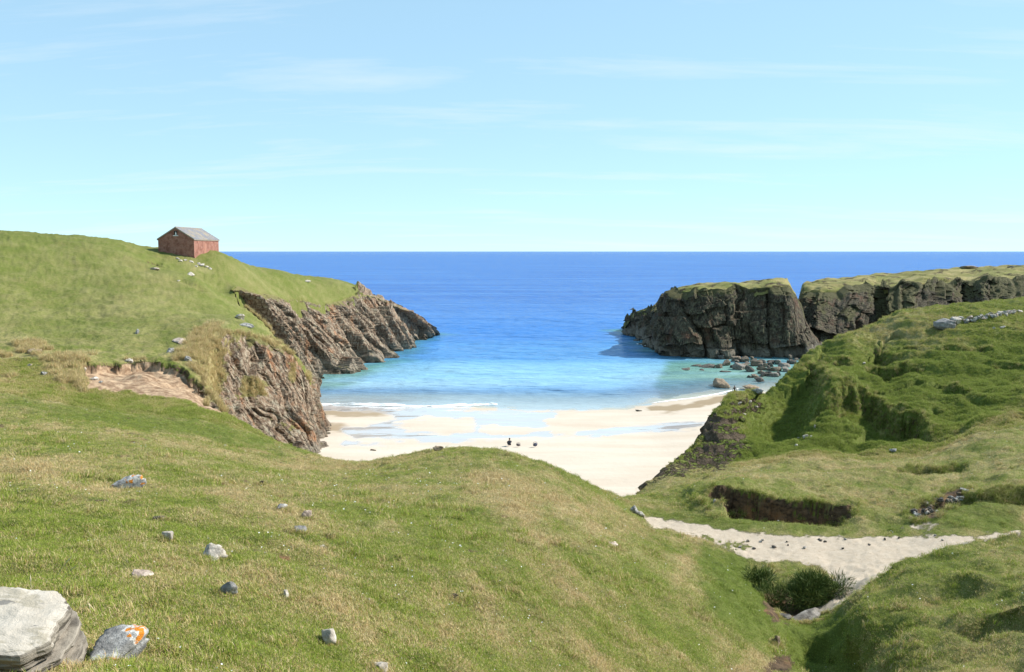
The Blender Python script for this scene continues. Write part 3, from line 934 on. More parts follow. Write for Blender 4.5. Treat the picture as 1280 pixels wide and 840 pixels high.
def cap(name, front, back, n_across, nu, seed, h=0.4, lift=0.0):
    """grass top of a headland, from its cliff edge to the sky line and down behind"""
    A, _ = resample(front, nu); A[:, 2] += lift; Bk, _ = resample(back, nu)
    t = np.linspace(0, 1, n_across)
    G = A[None] + (Bk - A)[None] * t[:, None, None]
    G[..., 2] += h * np.sin(math.pi * t)[:, None]
    G[..., 2] += 0.8 * f3(G, 0.2, seed, 4) * sst(0, 0.12, t)[:, None]
    G[..., 2] -= (1.5 * np.maximum(0, f3(G, 0.3, seed + 8, 3))) * (1 - sst(0.05, 0.5, t))[:, None]
    G[..., 2] -= 0.35
    # hidden far side
    tail = G[-1][None] + np.stack([np.zeros(5), np.linspace(1, 9, 5), -np.linspace(0.5, 22, 5)], 1)[:, None]
    head = G[0][None] + np.array([[0, -0.6, -1.8], [0, -0.25, -0.7]])[:, None]
    G = np.concatenate([head, G, tail])
    x, y, z = G.reshape(-1, 3).T
    dry = 0.55 + 0.35 * f2(x * 0.2, y * 0.2, seed, 3)
    rock = 0.62 * sst(-0.2, 0.7, f2(x * 0.5, y * 0.5, seed + 4, 4))
    zero = np.zeros_like(x)
    me = mesh_from(name, np.stack([x, y, z], 1), grid_faces(G.shape[0], nu), TURF, dict(dry=dry, lush=zero, sand=zero, earth=zero, rock=rock, buff=zero))
    return link(name, me, kind='structure')


cap('stack_top', [px(779, 407, 277), px(789, 393, 269), px(814, 385.5, 257), px(832, 383, 244), px(838, 369, 225), px(852, 366, 216), px(880, 365, 213), px(925, 363, 214), px(960, 360, 214), px(986, 360, 215), px(997, 374, 217)],
    [px(781, 406, 284), px(792, 393, 278), px(816, 384.5, 268), px(834, 380, 258), px(842, 366, 246), px(856, 358, 240), px(880, 354.5, 238), px(925, 351, 238), px(960, 348, 238), px(984, 348, 236), px(994, 368, 232)], 40, 240, 510, lift=0.9)
cap('headland_top', [px(995, 386, 248), px(1002, 361, 242), px(1024, 361, 235), px(1050, 361, 236), px(1078, 357, 240), px(1092, 356, 251), px(1112, 357, 242), px(1150, 352, 242), px(1176, 352, 248), px(1205, 350, 252), px(1235, 347, 248), px(1280, 348, 250), px(1400, 343, 246), px(1600, 338, 242)],
    [px(997, 378, 256), px(1004, 352, 258), px(1024, 348, 264), px(1050, 345, 272), px(1078, 343, 280), px(1092, 342, 284), px(1112, 340, 288), px(1150, 337, 292), px(1176, 335.5, 296), px(1205, 333.5, 300), px(1235, 332, 300), px(1280, 330.5, 300), px(1400, 327, 300), px(1600, 323, 300)], 50, 300, 530, 0.3)


# ------------------------------------------------------------------ beach and sea
def shore(x):
    return np.interp(x, [-60, -30, -12, 5, 18, 26, 36, 50], [143, 141.5, 140.5, 138, 138, 146, 152, 158])


def sand_material():
    M = Mat('beach_sand')
    P = M.pos()
    a = M.noise(M.pos((0.25, 1, 1)), 0.22, 5, 0.6)
    f = M.noise(P, 3.5, 5, 0.7)
    dryc = M.mix(M.rng(a, 0.35, 0.65), (0.53, 0.44, 0.345), (0.60, 0.525, 0.43))
    dryc = M.mix(M.rng(f, 0.62, 0.75, 0, 0.25), dryc, (0.42, 0.34, 0.26))
    damp = M.attr('damp')
    wet = M.attr('wet')
    c = M.mix(damp, dryc, (0.30, 0.225, 0.14))
    c = M.mix(M.math('MULTIPLY', wet, 0.8), c, (0.52, 0.50, 0.50))  # wet film, the pale sheen of the sky mixed into its colour
    ro = M.rng(wet, 0.2, 0.8, 0.85, 0.07)
    nb = M.bump(M.noise(P, 1.4, 5, 0.65), 0.10, 0.5)
    nb2 = M.n('ShaderNodeMix', data_type='VECTOR')
    g = M.n('ShaderNodeNewGeometry')
    M.l(M.rng(wet, 0.1, 0.7), nb2.inputs['Factor']); M.l(nb, nb2.inputs['A']); M.l(g.outputs['Normal'], nb2.inputs['B'])
    return M.finish(c, ro, M.rng(wet, 0.2, 0.8, 0.1, 0.5), nb2.outputs['Result'])


def build_beach():
    xs = np.linspace(-75, 65, 270); ys = np.concatenate([np.linspace(66, 172, 290), np.linspace(174, 330, 30)])
    X, Y = np.meshgrid(xs, ys)
    d = shore(X) - Y
    Z = np.where(d > 0, d * 0.04, d * 0.035)
    Z = Z + 0.05 * f2(X * 0.12, Y * 0.35, 90, 3) * sst(-20, 5, d) + 0.012 * f2(X, Y, 93, 3)
    u, v = proj(X, Y, Z)
    e = f2(X * 0.10, Y * 0.30, 95, 4)
    jag = 5 * f2(u * 0.02, v * 0.10, 97, 4) + 3.5 * f2(u * 0.07, v * 0.35, 98, 4)
    def pl(p, w=3, a=1.0):
        return a * soft_poly(u, v, p, w, jag)
    wet = np.maximum(pl([(380, 512), (500, 511), (640, 512), (700, 517), (780, 510), (830, 500), (920, 480), (380, 480)], 3), 0)
    wet = np.maximum(wet, pl([(430, 548), (520, 548), (640, 546), (760, 536), (850, 527), (905, 527), (880, 531), (760, 543), (640, 553), (430, 556)], 3, 0.95))
    wet = np.maximum(wet, pl([(470, 512), (700, 512), (690, 550), (440, 552), (430, 535), (500, 525)], 4, 0.95))
    wet -= pl([(492, 531), (520, 524), (590, 524), (590, 539), (530, 542), (495, 538)], 3, 0.9)
    wet -= pl([(600, 536), (640, 531), (700, 533), (690, 540), (610, 541)], 2, 0.8)
    wet -= pl([(672, 524), (740, 514), (905, 507), (905, 522), (760, 530), (700, 541), (680, 535)], 3, 0.95)
    wet -= pl([(405, 520), (450, 518), (490, 520), (470, 528), (415, 530)], 3, 0.7)
    damp = np.maximum(pl([(380, 509), (440, 511), (488, 515), (470, 518), (410, 520), (400, 530), (440, 535), (380, 540)], 2.5, 0.85), 0)
    damp = np.maximum(damp, pl([(812, 512), (860, 504), (925, 488), (925, 501), (880, 507), (830, 513)], 2.0, 0.95))
    damp = np.maximum(damp, pl([(840, 533), (890, 528), (905, 526), (905, 529), (860, 534)], 1.0, 0.6))
    damp = np.maximum(damp, 0.12 * sst(8, -2, d))
    at = dict(wet=np.clip(wet, 0, 1).ravel(), damp=np.clip(damp, 0, 1).ravel())
    me = mesh_from('beach', np.stack([X, Y, Z], -1).reshape(-1, 3), grid_faces(*X.shape), sand_material(), at)
    link('beach', me, kind='structure')


build_beach()


def water_material():
    M = Mat('sea_water')
    d = M.attr('depth')              # metres out from the shore line
    rocky = M.attr('rocky')
    cr = M.n('ShaderNodeValToRGB')
    el = cr.color_ramp.elements
    dn = M.math('ADD', d, M.rng(M.noise(M.pos((0.25, 1, 1)), 0.03, 4, 0.6), 0.3, 0.7, -10, 10))
    M.l(M.rng(dn, 0, 320), cr.inputs[0])
    stops = [(0.0, (0.46, 0.59, 0.64)), (0.04, (0.40, 0.57, 0.63)), (0.10, (0.25, 0.475, 0.61)), (0.20, (0.115, 0.325, 0.57)), (0.36, (0.048, 0.195, 0.52)), (1.0, (0.036, 0.135, 0.42))]
    while len(el) < len(stops):
        el.new(0.5)
    for e, (p, c) in zip(el, stops):
        e.position = p; e.color = (*c, 1)
    c = cr.outputs[0]
    gr = M.mix(M.rng(d, 0, 60), (0.26, 0.40, 0.30), (0.075, 0.23, 0.20))
    rk = M.rng(M.math('ADD', rocky, M.rng(M.noise(M.pos((0.5, 1, 1)), 0.12, 4, 0.6), 0.3, 0.7, -0.3, 0.3)), 0.25, 0.85)
    c = M.mix(M.math('MULTIPLY', rk, 0.9), c, gr)
    # wind streaks in the water colour further out
    c = M.mix(M.rng(M.noise(M.pos((0.004, 0.03, 1)), 1.0, 5, 0.6), 0.42, 0.62, 0, 0.6), c, (0.070, 0.215, 0.52))
    w1 = M.noise(M.pos((0.28, 0.8, 1), (0, 0, 0.12)), 0.9, 4, 0.62)
    w2 = M.noise(M.pos((0.05, 0.16, 1), (0, 0, -0.1)), 1.0, 3, 0.55)
    w3 = M.noise(M.pos((0.014, 0.05, 1), (0, 0, 0.06)), 1.0, 4, 0.6)
    nb = M.bump(w1, 0.6, 1.0)
    nb = M.bump(w2, 3.2, 1.0, nb)
    nb = M.bump(w3, 4.0, 1.0, nb)
    M.finish(c, 0.9, 0.0, nb)
    # a wind-ruffled surface mirrors only part of the sky, more of it in the calm shallows
    gl = M.n('ShaderNodeBsdfGlossy'); gl.inputs['Roughness'].default_value = 0.10
    M.l(nb, gl.inputs['Normal'])
    lw = M.n('ShaderNodeLayerWeight'); lw.inputs['Blend'].default_value = 0.25
    M.l(nb, lw.inputs['Normal'])
    ws = M.n('ShaderNodeMixShader')
    M.l(M.rng(lw.outputs['Fresnel'], 0.0, 0.8, 0.0, 0.55), ws.inputs[0])
    M.l(M.b.outputs[0], ws.inputs[1]); M.l(gl.outputs[0], ws.inputs[2])
    tr = M.n('ShaderNodeBsdfTransparent')
    tr.inputs[0].default_value = (0.93, 0.985, 1.0, 1)
    ms = M.n('ShaderNodeMixShader')
    M.l(M.rng(d, -1.5, 22, 0.10, 1.0), ms.inputs[0])
    M.l(tr.outputs[0], ms.inputs[1]); M.l(ws.outputs[0], ms.inputs[2]); M.l(ms.outputs[0], M.out.inputs[0])
    return M.m


def build_sea():
    ys = np.concatenate([np.linspace(128, 330, 230), np.geomspace(333, 90000, 60)])
    xs = np.concatenate([-np.geomspace(70000, 131, 34), np.linspace(-130, 130, 150), np.geomspace(131, 70000, 34)])
    X, Y = np.meshgrid(xs, ys)
    d = Y - shore(X)
    # distance to the rocks on either side
    feet = [b[:2] for t, b in FAR[:12]] + [b[:2] for t, b in STACK[:12]] + [pw(920, 462)[:2], pw(900, 472)[:2], pw(930, 476)[:2]]
    fl, _, _ = poly_dist(X, Y, [b[:2] for t, b in FAR[:12]], closed=False)
    fr, _, _ = poly_dist(X, Y, [b[:2] for t, b in STACK[:12]] + [pw(1005, 465)[:2], pw(930, 488)[:2]], closed=False)
    u, v = proj(X, Y, X * 0)
    rocky = np.maximum(1 - fl / 9.0, 1 - fr / 10.0)
    rocky = np.maximum(rocky, 0.95 * soft_poly(u, v, [(835, 448), (1010, 445), (960, 490), (830, 508), (818, 480)], 10))
    rocky = np.maximum(rocky, 0.7 * soft_poly(u, v, [(380, 470), (470, 462), (450, 480), (390, 500)], 8))
    Z = 0.05 * f2(X * 0.25, Y * 0.8, 120, 2) * (np.abs(X) < 130) * sst(4, 20, d) * (Y < 330)
    me = mesh_from('sea', np.stack([X, Y, Z], -1).reshape(-1, 3), grid_faces(*X.shape), water_material(), dict(depth=np.clip(d, -20, 4000).ravel(), rocky=np.clip(rocky, 0, 1).ravel()))
    link('sea', me, kind='structure')


build_sea()


def foam_material():
    M = Mat('foam')
    P = M.pos()
    a = M.noise(M.pos((0.35, 1, 1)), 1.6, 5, 0.7)
    M.finish((0.86, 0.88, 0.88), 0.7, 0.2, M.bump(M.noise(P, 3, 4, 0.7), 0.15, 0.8))
    tr = M.n('ShaderNodeBsdfTransparent')
    ms = M.n('ShaderNodeMixShader')
    e = M.attr('edge')
    M.l(M.rng(M.math('ADD', e, M.rng(a, 0.3, 0.7, -0.45, 0.45)), 0.3, 0.6), ms.inputs[0])
    M.l(tr.outputs[0], ms.inputs[1]); M.l(M.b.outputs[0], ms.inputs[2]); M.l(ms.outputs[0], M.out.inputs[0])
    return M.m


FOAM = foam_material()


def foam_line(name, label, pts, width, height, strength=1.0, z0=0.03):
    """a low breaking crest or a line of froth lying along the water's edge"""
    P = np.array([pw(u, v, 0.0) for u, v in pts])
    n = 260; k = 12
    C, _ = resample(P, n)
    C[:, 1] += 0.5 * f2(C[:, 0] * 0.15, C[:, 0] * 0 + 3, 150, 3)
    t = np.linspace(-1, 1, k)
    W = width * (0.75 + 0.45 * f2(C[:, 0] * 0.22, C[:, 0] * 0, 155, 3))
    Y = C[None, :, 1] + t[:, None] * W[None] / 2
    Z = z0 + height * (np.exp(-((t - 0.1) * 2.0) ** 2))[:, None] * (0.7 + 0.5 * f2(C[None, :, 0] * 0.6 + 0 * Y, Y * 0.8, 157, 3))
    X = np.repeat(C[None, :, 0], k, 0)
    ends = sst(0, 0.08, np.linspace(0, 1, n)) * sst(0, 0.12, np.linspace(1, 0, n))
    edge = strength * (1 - np.abs(t)[:, None] ** 1.6) * (0.35 + 0.65 * ends)[None]
    me = mesh_from(name, np.stack([X, Y, Z], -1).reshape(-1, 3), grid_faces(k, n), FOAM, dict(edge=edge.ravel()))
    return link(name, me, kind='stuff', label=label, category='foam')


foam_line('wave_foam', 'white breaking crest along the water on the left of the bay', [(398, 505), (450, 506), (520, 507.5), (580, 507.5), (622, 506.5)], 1.7, 0.35, 1.3)
foam_line('swash_foam', 'thin curved line of froth at the water edge by the dark wet sand', [(812, 504), (840, 500.5), (870, 497), (900, 492), (925, 486)], 1.5, 0.07, 1.0)
foam_line('swash_foam', 'second faint froth line on the wet sand below the round boulder', [(800, 514), (825, 509), (850, 504), (880, 499)], 0.9, 0.04, 0.85)
foam_line('swash_foam', 'white froth breaking beside the outer tip of the left headland', [(499, 431), (506, 430.5), (512, 429)], 1.6, 0.15, 1.0)
foam_line('swash_foam', 'small white surge against the seaward foot of the dark cliff', [(795, 430), (802, 431), (810, 433)], 1.6, 0.15, 0.9)


# ------------------------------------------------------------------ stones
def stone_material(name, base, pale, dark, lichen=None, lich_amt=0.6, orange=0.0, sc=6.0, layers=False):
    M = Mat(name)
    P = M.objpos()
    S = M.objpos((1, 1, 4.0)) if layers else P
    a = M.noise(S, sc, 6, 0.7)
    c = M.mix(M.rng(a, 0.32, 0.6), dark, base)
    c = M.mix(M.rng(M.noise(P, sc * 0.6, 5, 0.65), 0.48, 0.66), c, pale)
    if lichen:
        c = M.mix(M.rng(M.noise(P, sc * 0.9, 4, 0.6, 0.6), lich_amt, lich_amt + 0.05), c, lichen)
    if orange:
        c = M.mix(M.rng(M.noise(P, sc * 0.8, 3, 0.6), orange, orange + 0.03), c, (0.62, 0.215, 0.02))
    cr = M.voro(S, sc * 0.7, 'DISTANCE_TO_EDGE')
    c = M.mix(M.rng(cr, 0, 0.025, 0.55, 0), c, dark)
    nb = M.bump(M.noise(S, sc * 2.5, 6, 0.72), 0.03, 0.9)
    return M.finish(c, 0.88, 0.25, nb)


ST_PALE = stone_material('pale_stone', (0.50, 0.44, 0.36), (0.66, 0.60, 0.52), (0.22, 0.19, 0.16), (0.30, 0.29, 0.27), 0.62)
ST_GREY = stone_material('grey_stone', (0.30, 0.29, 0.27), (0.44, 0.43, 0.40), (0.10, 0.095, 0.09), (0.55, 0.53, 0.48), 0.60)
ST_ORANGE = stone_material('lichened_stone', (0.34, 0.33, 0.31), (0.55, 0.54, 0.51), (0.12, 0.115, 0.11), (0.62, 0.60, 0.55), 0.56, orange=0.60, sc=8.0)
ST_SLATE = stone_material('slate_stone', (0.25, 0.235, 0.22), (0.36, 0.345, 0.325), (0.11, 0.105, 0.10))
ST_PINK = stone_material('pinkish_stone', (0.46, 0.36, 0.29), (0.58, 0.50, 0.43), (0.20, 0.15, 0.12))
ST_BROWN = stone_material('brown_stone', (0.30, 0.22, 0.145), (0.42, 0.33, 0.23), (0.09, 0.07, 0.05))
ST_DARK = stone_material('dark_stone', (0.10, 0.09, 0.075), (0.22, 0.20, 0.165), (0.035, 0.03, 0.027))
ST_HEAP = stone_material('shore_stone', (0.20, 0.155, 0.11), (0.30, 0.25, 0.185), (0.06, 0.048, 0.037))
ST_HEAPG = stone_material('grey_shore_stone', (0.22, 0.195, 0.165), (0.32, 0.29, 0.25), (0.07, 0.06, 0.05))
ST_DUNG = stone_material('dung', (0.055, 0.035, 0.022), (0.10, 0.07, 0.045), (0.02, 0.014, 0.01))


def stone_mesh(name, size, seed, mat, sub=4, planes=11, round_=0.1, rough=0.1, flat=False):
    r = np.random.default_rng(seed)
    bm = bmesh.new()
    bmesh.ops.create_icosphere(bm, subdivisions=sub, radius=1.0)
    D = np.array([v.co[:] for v in bm.verts])
    Nn = r.normal(size=(planes, 3)); Nn /= np.linalg.norm(Nn, axis=1)[:, None]
    Nn = np.concatenate([Nn, [[0.15, -0.1, 1], [0.1, 0.1, -1]]]); hgt = np.concatenate([r.uniform(0.5, 1.0, planes), [0.7, 0.9]])
    dots = D @ Nn.T
    R = np.where(dots > 0.05, hgt[None] / np.maximum(dots, 0.05), 9).min(1)
    R = np.minimum(R, 1.3)
    R = R * (1 - round_) + round_ * 0.85
    V = D * R[:, None]
    # bedding steps and chipped edges
    bd = V @ (np.array([0.25, 0.15, 1.0])) * 3.5 + seed
    stp = hsh(np.floor(bd), np.floor(bd) * 0, np.floor(bd) * 0, seed) - 0.5
    V = V + (V - V.mean(0)) * np.array([1, 1, 0.15]) * (stp * rough * 1.2)[:, None]
    V = V + D * (rough * f3(V + seed, 1.6, seed, 4, 0.6))[:, None]
    V = V * (np.array(size) / 2)
    for v, c in zip(bm.verts, V):
        v.co = c
    me = bpy.data.meshes.new(name)
    bm.to_mesh(me); bm.free()
    me.polygons.foreach_set('use_smooth', np.full(len(me.polygons), False if sub < 4 else not flat))
    me.materials.append(mat)
    return me


NEAR = []


def stone_at(name, label, cat, u, v, wpx, hpx, mat, seed, p=None, depth=0.9, sub=4, rot=None, tilt=(0, 0), sink=0.3, group=None, rough=0.12, planes=9, round_=0.1):
    """stone whose foot stands at photo pixel (u, v)"""
    if p is None:
        p = land(u, v)
    k = p[1] / F
    w, h = wpx * k, hpx * k * 1.25
    me = stone_mesh(name, (w * 1.12, w * depth, h * 1.15), seed, mat, sub=sub, rough=rough, planes=planes, round_=round_)
    o = link(name, me, label=label, category=cat)
    o.location = (p[0], p[1] + w * depth * 0.2, p[2] + h * (0.5 - sink))
    tj = np.random.default_rng(seed + 1000).normal(0, 0.16, 2)
    o.rotation_euler = (tilt[0] + tj[0], tilt[1] + tj[1], rot if rot is not None else (seed * 1.7) % 6.28)
    if p[1] < 40 and sub == 4:
        NEAR.append((p[0], p[1], w * 0.56, w * depth * 0.5))
    if group:
        o['group'] = group
    return o


# the big layered slab in the near corner
def near_slab():
    M = Mat('slab_stone')
    P = M.objpos()
    S = M.objpos((0.6, 0.6, 9.0))
    lay = M.noise(S, 3.0, 6, 0.7)
    g = M.n('ShaderNodeNewGeometry')
    sn = M.n('ShaderNodeSeparateXYZ'); M.l(g.outputs['Normal'], sn.inputs[0])
    side = M.mix(M.rng(lay, 0.38, 0.6), (0.10, 0.085, 0.068), (0.33, 0.285, 0.225))  # brown bed tone, deepened with the shade of the front face
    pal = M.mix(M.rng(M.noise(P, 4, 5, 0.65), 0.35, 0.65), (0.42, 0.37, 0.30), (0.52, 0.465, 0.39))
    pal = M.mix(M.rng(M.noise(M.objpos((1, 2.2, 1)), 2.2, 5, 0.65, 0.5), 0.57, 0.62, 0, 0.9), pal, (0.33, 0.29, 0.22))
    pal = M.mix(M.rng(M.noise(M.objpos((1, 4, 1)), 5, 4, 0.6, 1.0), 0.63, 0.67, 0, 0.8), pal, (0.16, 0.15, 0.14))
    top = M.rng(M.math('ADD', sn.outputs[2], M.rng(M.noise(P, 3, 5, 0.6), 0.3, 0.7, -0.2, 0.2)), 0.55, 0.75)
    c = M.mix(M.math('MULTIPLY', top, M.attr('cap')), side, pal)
    m = M.finish(c, 0.85, 0.25, M.bump(M.noise(S, 6, 6, 0.7), 0.02, 0.9, M.bump(M.noise(P, 12, 5, 0.7), 0.012, 0.8)))
    # a pile of beds: each a broken plate with its own outline
    plates = [(-0.16, -0.005, 0.05, None, 0), (0.0, 0.045, -0.015, None, 0), (0.05, 0.125, 0.03, None, 0), (0.128, 0.285, 0.0, (-2.15, 0.17), 1)]
    sides = [(0.0, 0.50), (-1.57, 0.31), (1.57, 0.36), (3.14, 0.75), (-0.75, 0.47), (0.7, 0.50), (2.3, 0.62), (-2.5, 0.60)]
    V, Fq, CA = [], [], []
    na, nrg = 150, 22
    th = np.linspace(0, 2 * math.pi, na, endpoint=False)
    for pi_, (z0, z1, grow, cut, capped) in enumerate(plates):
        R = np.full(na, 9.0)
        for ph, hh in sides + ([cut] if cut else []):
            cs = np.cos(th - ph)
            jit = 0.02 * f2(np.array([pi_ * 3.1]), np.array([ph * 2.0]), 191, 2)[0]
            R = np.minimum(R, np.where(cs > 0.05, (hh + (grow if (ph, hh) != cut else 0) + jit) / np.maximum(cs, 0.05), 9))
        R = R + 0.018 * f2(np.cos(th) * 5 + pi_ * 7, np.sin(th) * 5, 193, 4) + 0.008 * f2(np.cos(th) * 20, np.sin(th) * 20 + pi_, 194, 2)
        rows = []
        prof = [(t, 1.0) for t in np.linspace(0.0, 0.97, nrg - 9)] + [(0.985, 0.97), (0.995, 0.90), (1.0, 0.78), (0.995, 0.6), (1.004, 0.45), (0.998, 0.3), (1.0, 0.15), (0.985, 0.02), (0.93, 0.0)]
        for t, hz in prof:
            X = np.cos(th) * R * t; Y = np.sin(th) * R * t
            top = z1 + 0.016 * f2(X * 4, Y * 4 + pi_ * 5, 195, 4) - 0.035 * X - (0.03 * np.clip((t - 0.75) / 0.25, 0, 1) ** 2 if capped else 0)
            Z = z0 + (top - z0) * hz
            if hz < 0.9:
                X = X + 0.012 * f2(th * 3, Z * 60, 197, 3); Y = Y + 0.012 * f2(th * 3 + 9, Z * 60, 198, 3)
            rows.append(np.stack([X, Y, Z], 1)); CA += [float(capped and hz > 0.5)] * na
        k0 = len(V) * 0 + sum(len(v_) for v_ in V)
        V.append(np.concatenate(rows))
        for r_ in range(len(prof) - 1):
            for a_ in range(na):
                b_ = (a_ + 1) % na
                Fq.append((k0 + r_ * na + a_, k0 + (r_ + 1) * na + a_, k0 + (r_ + 1) * na + b_, k0 + r_ * na + b_))
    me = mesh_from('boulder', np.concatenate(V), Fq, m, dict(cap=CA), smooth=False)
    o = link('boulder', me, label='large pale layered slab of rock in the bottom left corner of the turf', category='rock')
    p = land(12, 838)
    o.location = (p[0] - 0.20, p[1] + 0.10, p[2] + 0.07)
    o.rotation_euler = (math.radians(15), math.radians(3), math.radians(6))


near_slab()

for (nm, lb, u, v, w, h, mt, sd_, kw) in [
    ('stone', 'grey stone blotched with orange lichen beside the big corner slab', 140, 826, 50, 38, ST_ORANGE, 3, dict(rot=-0.6, tilt=(0.45, 0.1), sink=0.42, depth=1.5)),
    ('stone', 'long grey stone with one orange lichen spot high on the front slope', 153, 613, 44, 20, ST_ORANGE, 8, dict(rot=0.3, tilt=(0.2, -0.4), sink=0.42, depth=0.6)),
    ('stone', 'white and grey crag of stone jutting from the turf, left of the dry streak', 262, 697, 34, 22, ST_PALE, 5, dict(rot=-0.7, tilt=(0.3, 0.2), sink=0.42, rough=0.25)),
    ('stone', 'small dark slate chip above a pale stone on the front slope', 199, 652, 12, 9, ST_DARK, 6, {}),
    ('stone', 'small pale stone just below the dark slate chip', 208, 675, 13, 13, ST_PALE, 7, {}),
    ('stone', 'blue grey slate fragment lying below the white crag', 284, 743, 21, 15, ST_SLATE, 9, dict(tilt=(0.3, 0.4))),
    ('stone', 'blue grey flat stone under the upright dead stalk', 372, 667, 18, 11, ST_SLATE, 10, {}),
    ('stone', 'light grey stone left of the upright dead stalk', 350, 638, 16, 9, ST_GREY, 12, {}),
    ('stone', 'pinkish rounded stone at the foot of the upright dead stalk', 380, 650, 13, 15, ST_PINK, 13, {}),
    ('stone', 'pale flat stone right of the blue grey one', 404, 687, 13, 7, ST_PALE, 14, {}),
    ('stone', 'narrow pale stone standing on edge in the dry grass', 357, 748, 9, 16, ST_PALE, 15, {}),
    ('stone', 'white blocky stone low on the front slope', 409, 804, 19, 22, ST_PALE, 16, {}),
    ('stone', 'pale stone cut by the bottom edge of the photo', 475, 839, 20, 13, ST_PALE, 17, {}),
    ('stone', 'thin white stone chip left of the dung pats', 457, 752, 10, 4, ST_PALE, 18, {}),
    ('stone', 'flat pinkish stone in bare soil towards the sandy path', 765, 684, 20, 8, ST_PINK, 19, dict(sink=0.4)),
    ('stone', 'brown rock peeping over the crest of the front hill', 547, 563, 12, 7, ST_BROWN, 20, {}),
    ('stone', 'grey stone at the head of the sandy path', 793, 641, 11, 11, ST_GREY, 21, {}),
    ('stone', 'smaller pale stone beside the grey one at the head of the path', 801, 645, 8, 7, ST_PALE, 22, {}),
    ('stone', 'flat brown stone half sunk in the turf above the corner slab', 174, 722, 26, 9, ST_PINK, 23, dict(sink=0.42)),
    ('stone', 'small grey blue stone far right of the flat pale one', 412, 671, 8, 5, ST_SLATE, 24, {}),
    ('stone', 'tiny white stone on the turf above the lichen stone', 124, 756, 7, 5, ST_PALE, 25, {}),
    ('stone', 'small white stone squeezed between the slab and the lichen stone', 92, 801, 11, 9, ST_PALE, 26, {}),
    ('stone', 'orange brown stone in the stream bank of the valley', 972, 806, 9, 16, ST_BROWN, 27, dict(sink=0.35)),
    ('stone', 'round grey stone in the dark pit under the shrub', 982, 775, 20, 9, ST_DARK, 28, dict(sink=0.35)),
    ('dung_pat', 'dark brown dung pat in the middle of the front slope', 565, 749, 14, 7, ST_DUNG, 31, dict(rough=0.2)),
    ('dung_pat', 'small dung pat left of the bigger brown one', 492, 753, 10, 6, ST_DUNG, 32, dict(rough=0.2)),
    ('dung_pat', 'black dung dropping near the top of the front slope', 324, 606, 9, 4, ST_DUNG, 33, dict(rough=0.2)),
]:
    stone_at(nm, lb, 'dung' if nm == 'dung_pat' else 'stone', u, v, w, h, mt, sd_, **kw)

# long tilted slab at the end of the path's branch
stone_at('rock_slab', 'long pale grey slab tilted between the shrub and the sandy branch path', 'rock', 1010, 777, 62, 9, ST_HEAPG, 41, rot=0.35, tilt=(0.1, -0.30), sink=0.3, depth=0.3)

# stones left on the headland
for i, (u, v, w, h, mt, lb) in enumerate([
    (214, 440, 14, 8, ST_GREY, 'grey outcrop left of the pair above the sand hollow'), (231, 438, 13, 8, ST_PALE, 'pale outcrop right of the pair above the sand hollow'),
    (222, 428, 16, 6, ST_PINK, 'flat pinkish outcrop topmost above the sand hollow'), (236, 452, 8, 11, ST_GREY, 'upright grey rock at the edge of the dry grass above the sand hollow'),
    (297, 398, 14, 8, ST_PALE, 'pale ledge of rock in the turf above the near bluff'), (309, 408, 14, 7, ST_GREY, 'grey ledge just below the pale one above the near bluff'),
    (43, 442, 16, 10, ST_BROWN, 'brown crumbling rock in the dry grass at the far left'), (54, 468, 9, 6, ST_GREY, 'small grey rock in turf left of the sand hollow'),
    (36, 458, 7, 5, ST_PINK, 'small pinkish rock below the brown crumbling one'), (117, 475, 11, 6, ST_PALE, 'white stone lying at the left end of the sand hollow'),
    (125, 478, 6, 4, ST_GREY, 'smaller grey stone beside the white one in the sand hollow'), (171, 417, 6, 9, ST_GREY, 'small upright grey rock alone in the green field'),
    (222, 351, 6, 3, ST_PALE, 'white stone alone on the slope below the brick shed'), (237, 343, 12, 4, ST_PALE, 'flat white rock on the slope below and right of the brick shed'),
    (160, 453, 11, 6, ST_PALE, 'white rock on the upper rim of the sand hollow'), (103, 461, 7, 7, ST_PALE, 'pale stone on the left corner of the sand hollow rim'),
    (383, 352, 8, 3, ST_PALE, 'pale rock on the crest of the headland against the sea'), (193, 337, 10, 4, ST_PINK, 'pinkish rubble in the small scar below the brick shed'),
]):
    stone_at('stone' if w < 12 else 'rock_outcrop', lb, 'rock', u, v, w, h, mt, 60 + i, sub=3, sink=0.46, rough=0.16)
for i, (u, v, w) in enumerate([(222, 324, 5), (226, 327, 4), (231, 326, 4), (239, 328, 6), (245, 334, 4), (248, 330, 5), (252, 332, 7), (258, 334, 5), (262, 336, 4)]):
    word = ('leftmost', 'second', 'third', 'fourth', 'fifth', 'sixth', 'seventh', 'eighth', 'rightmost')[i]
    stone_at('stone', word + ' from the left of the pale rubble stones just below the brick shed' if 0 < i < 8 else word + ' of the pale rubble stones just below the brick shed', 'stone', u, v, w, 2.6, ST_PALE, 90 + i, sub=3, group='rubble below the brick shed')

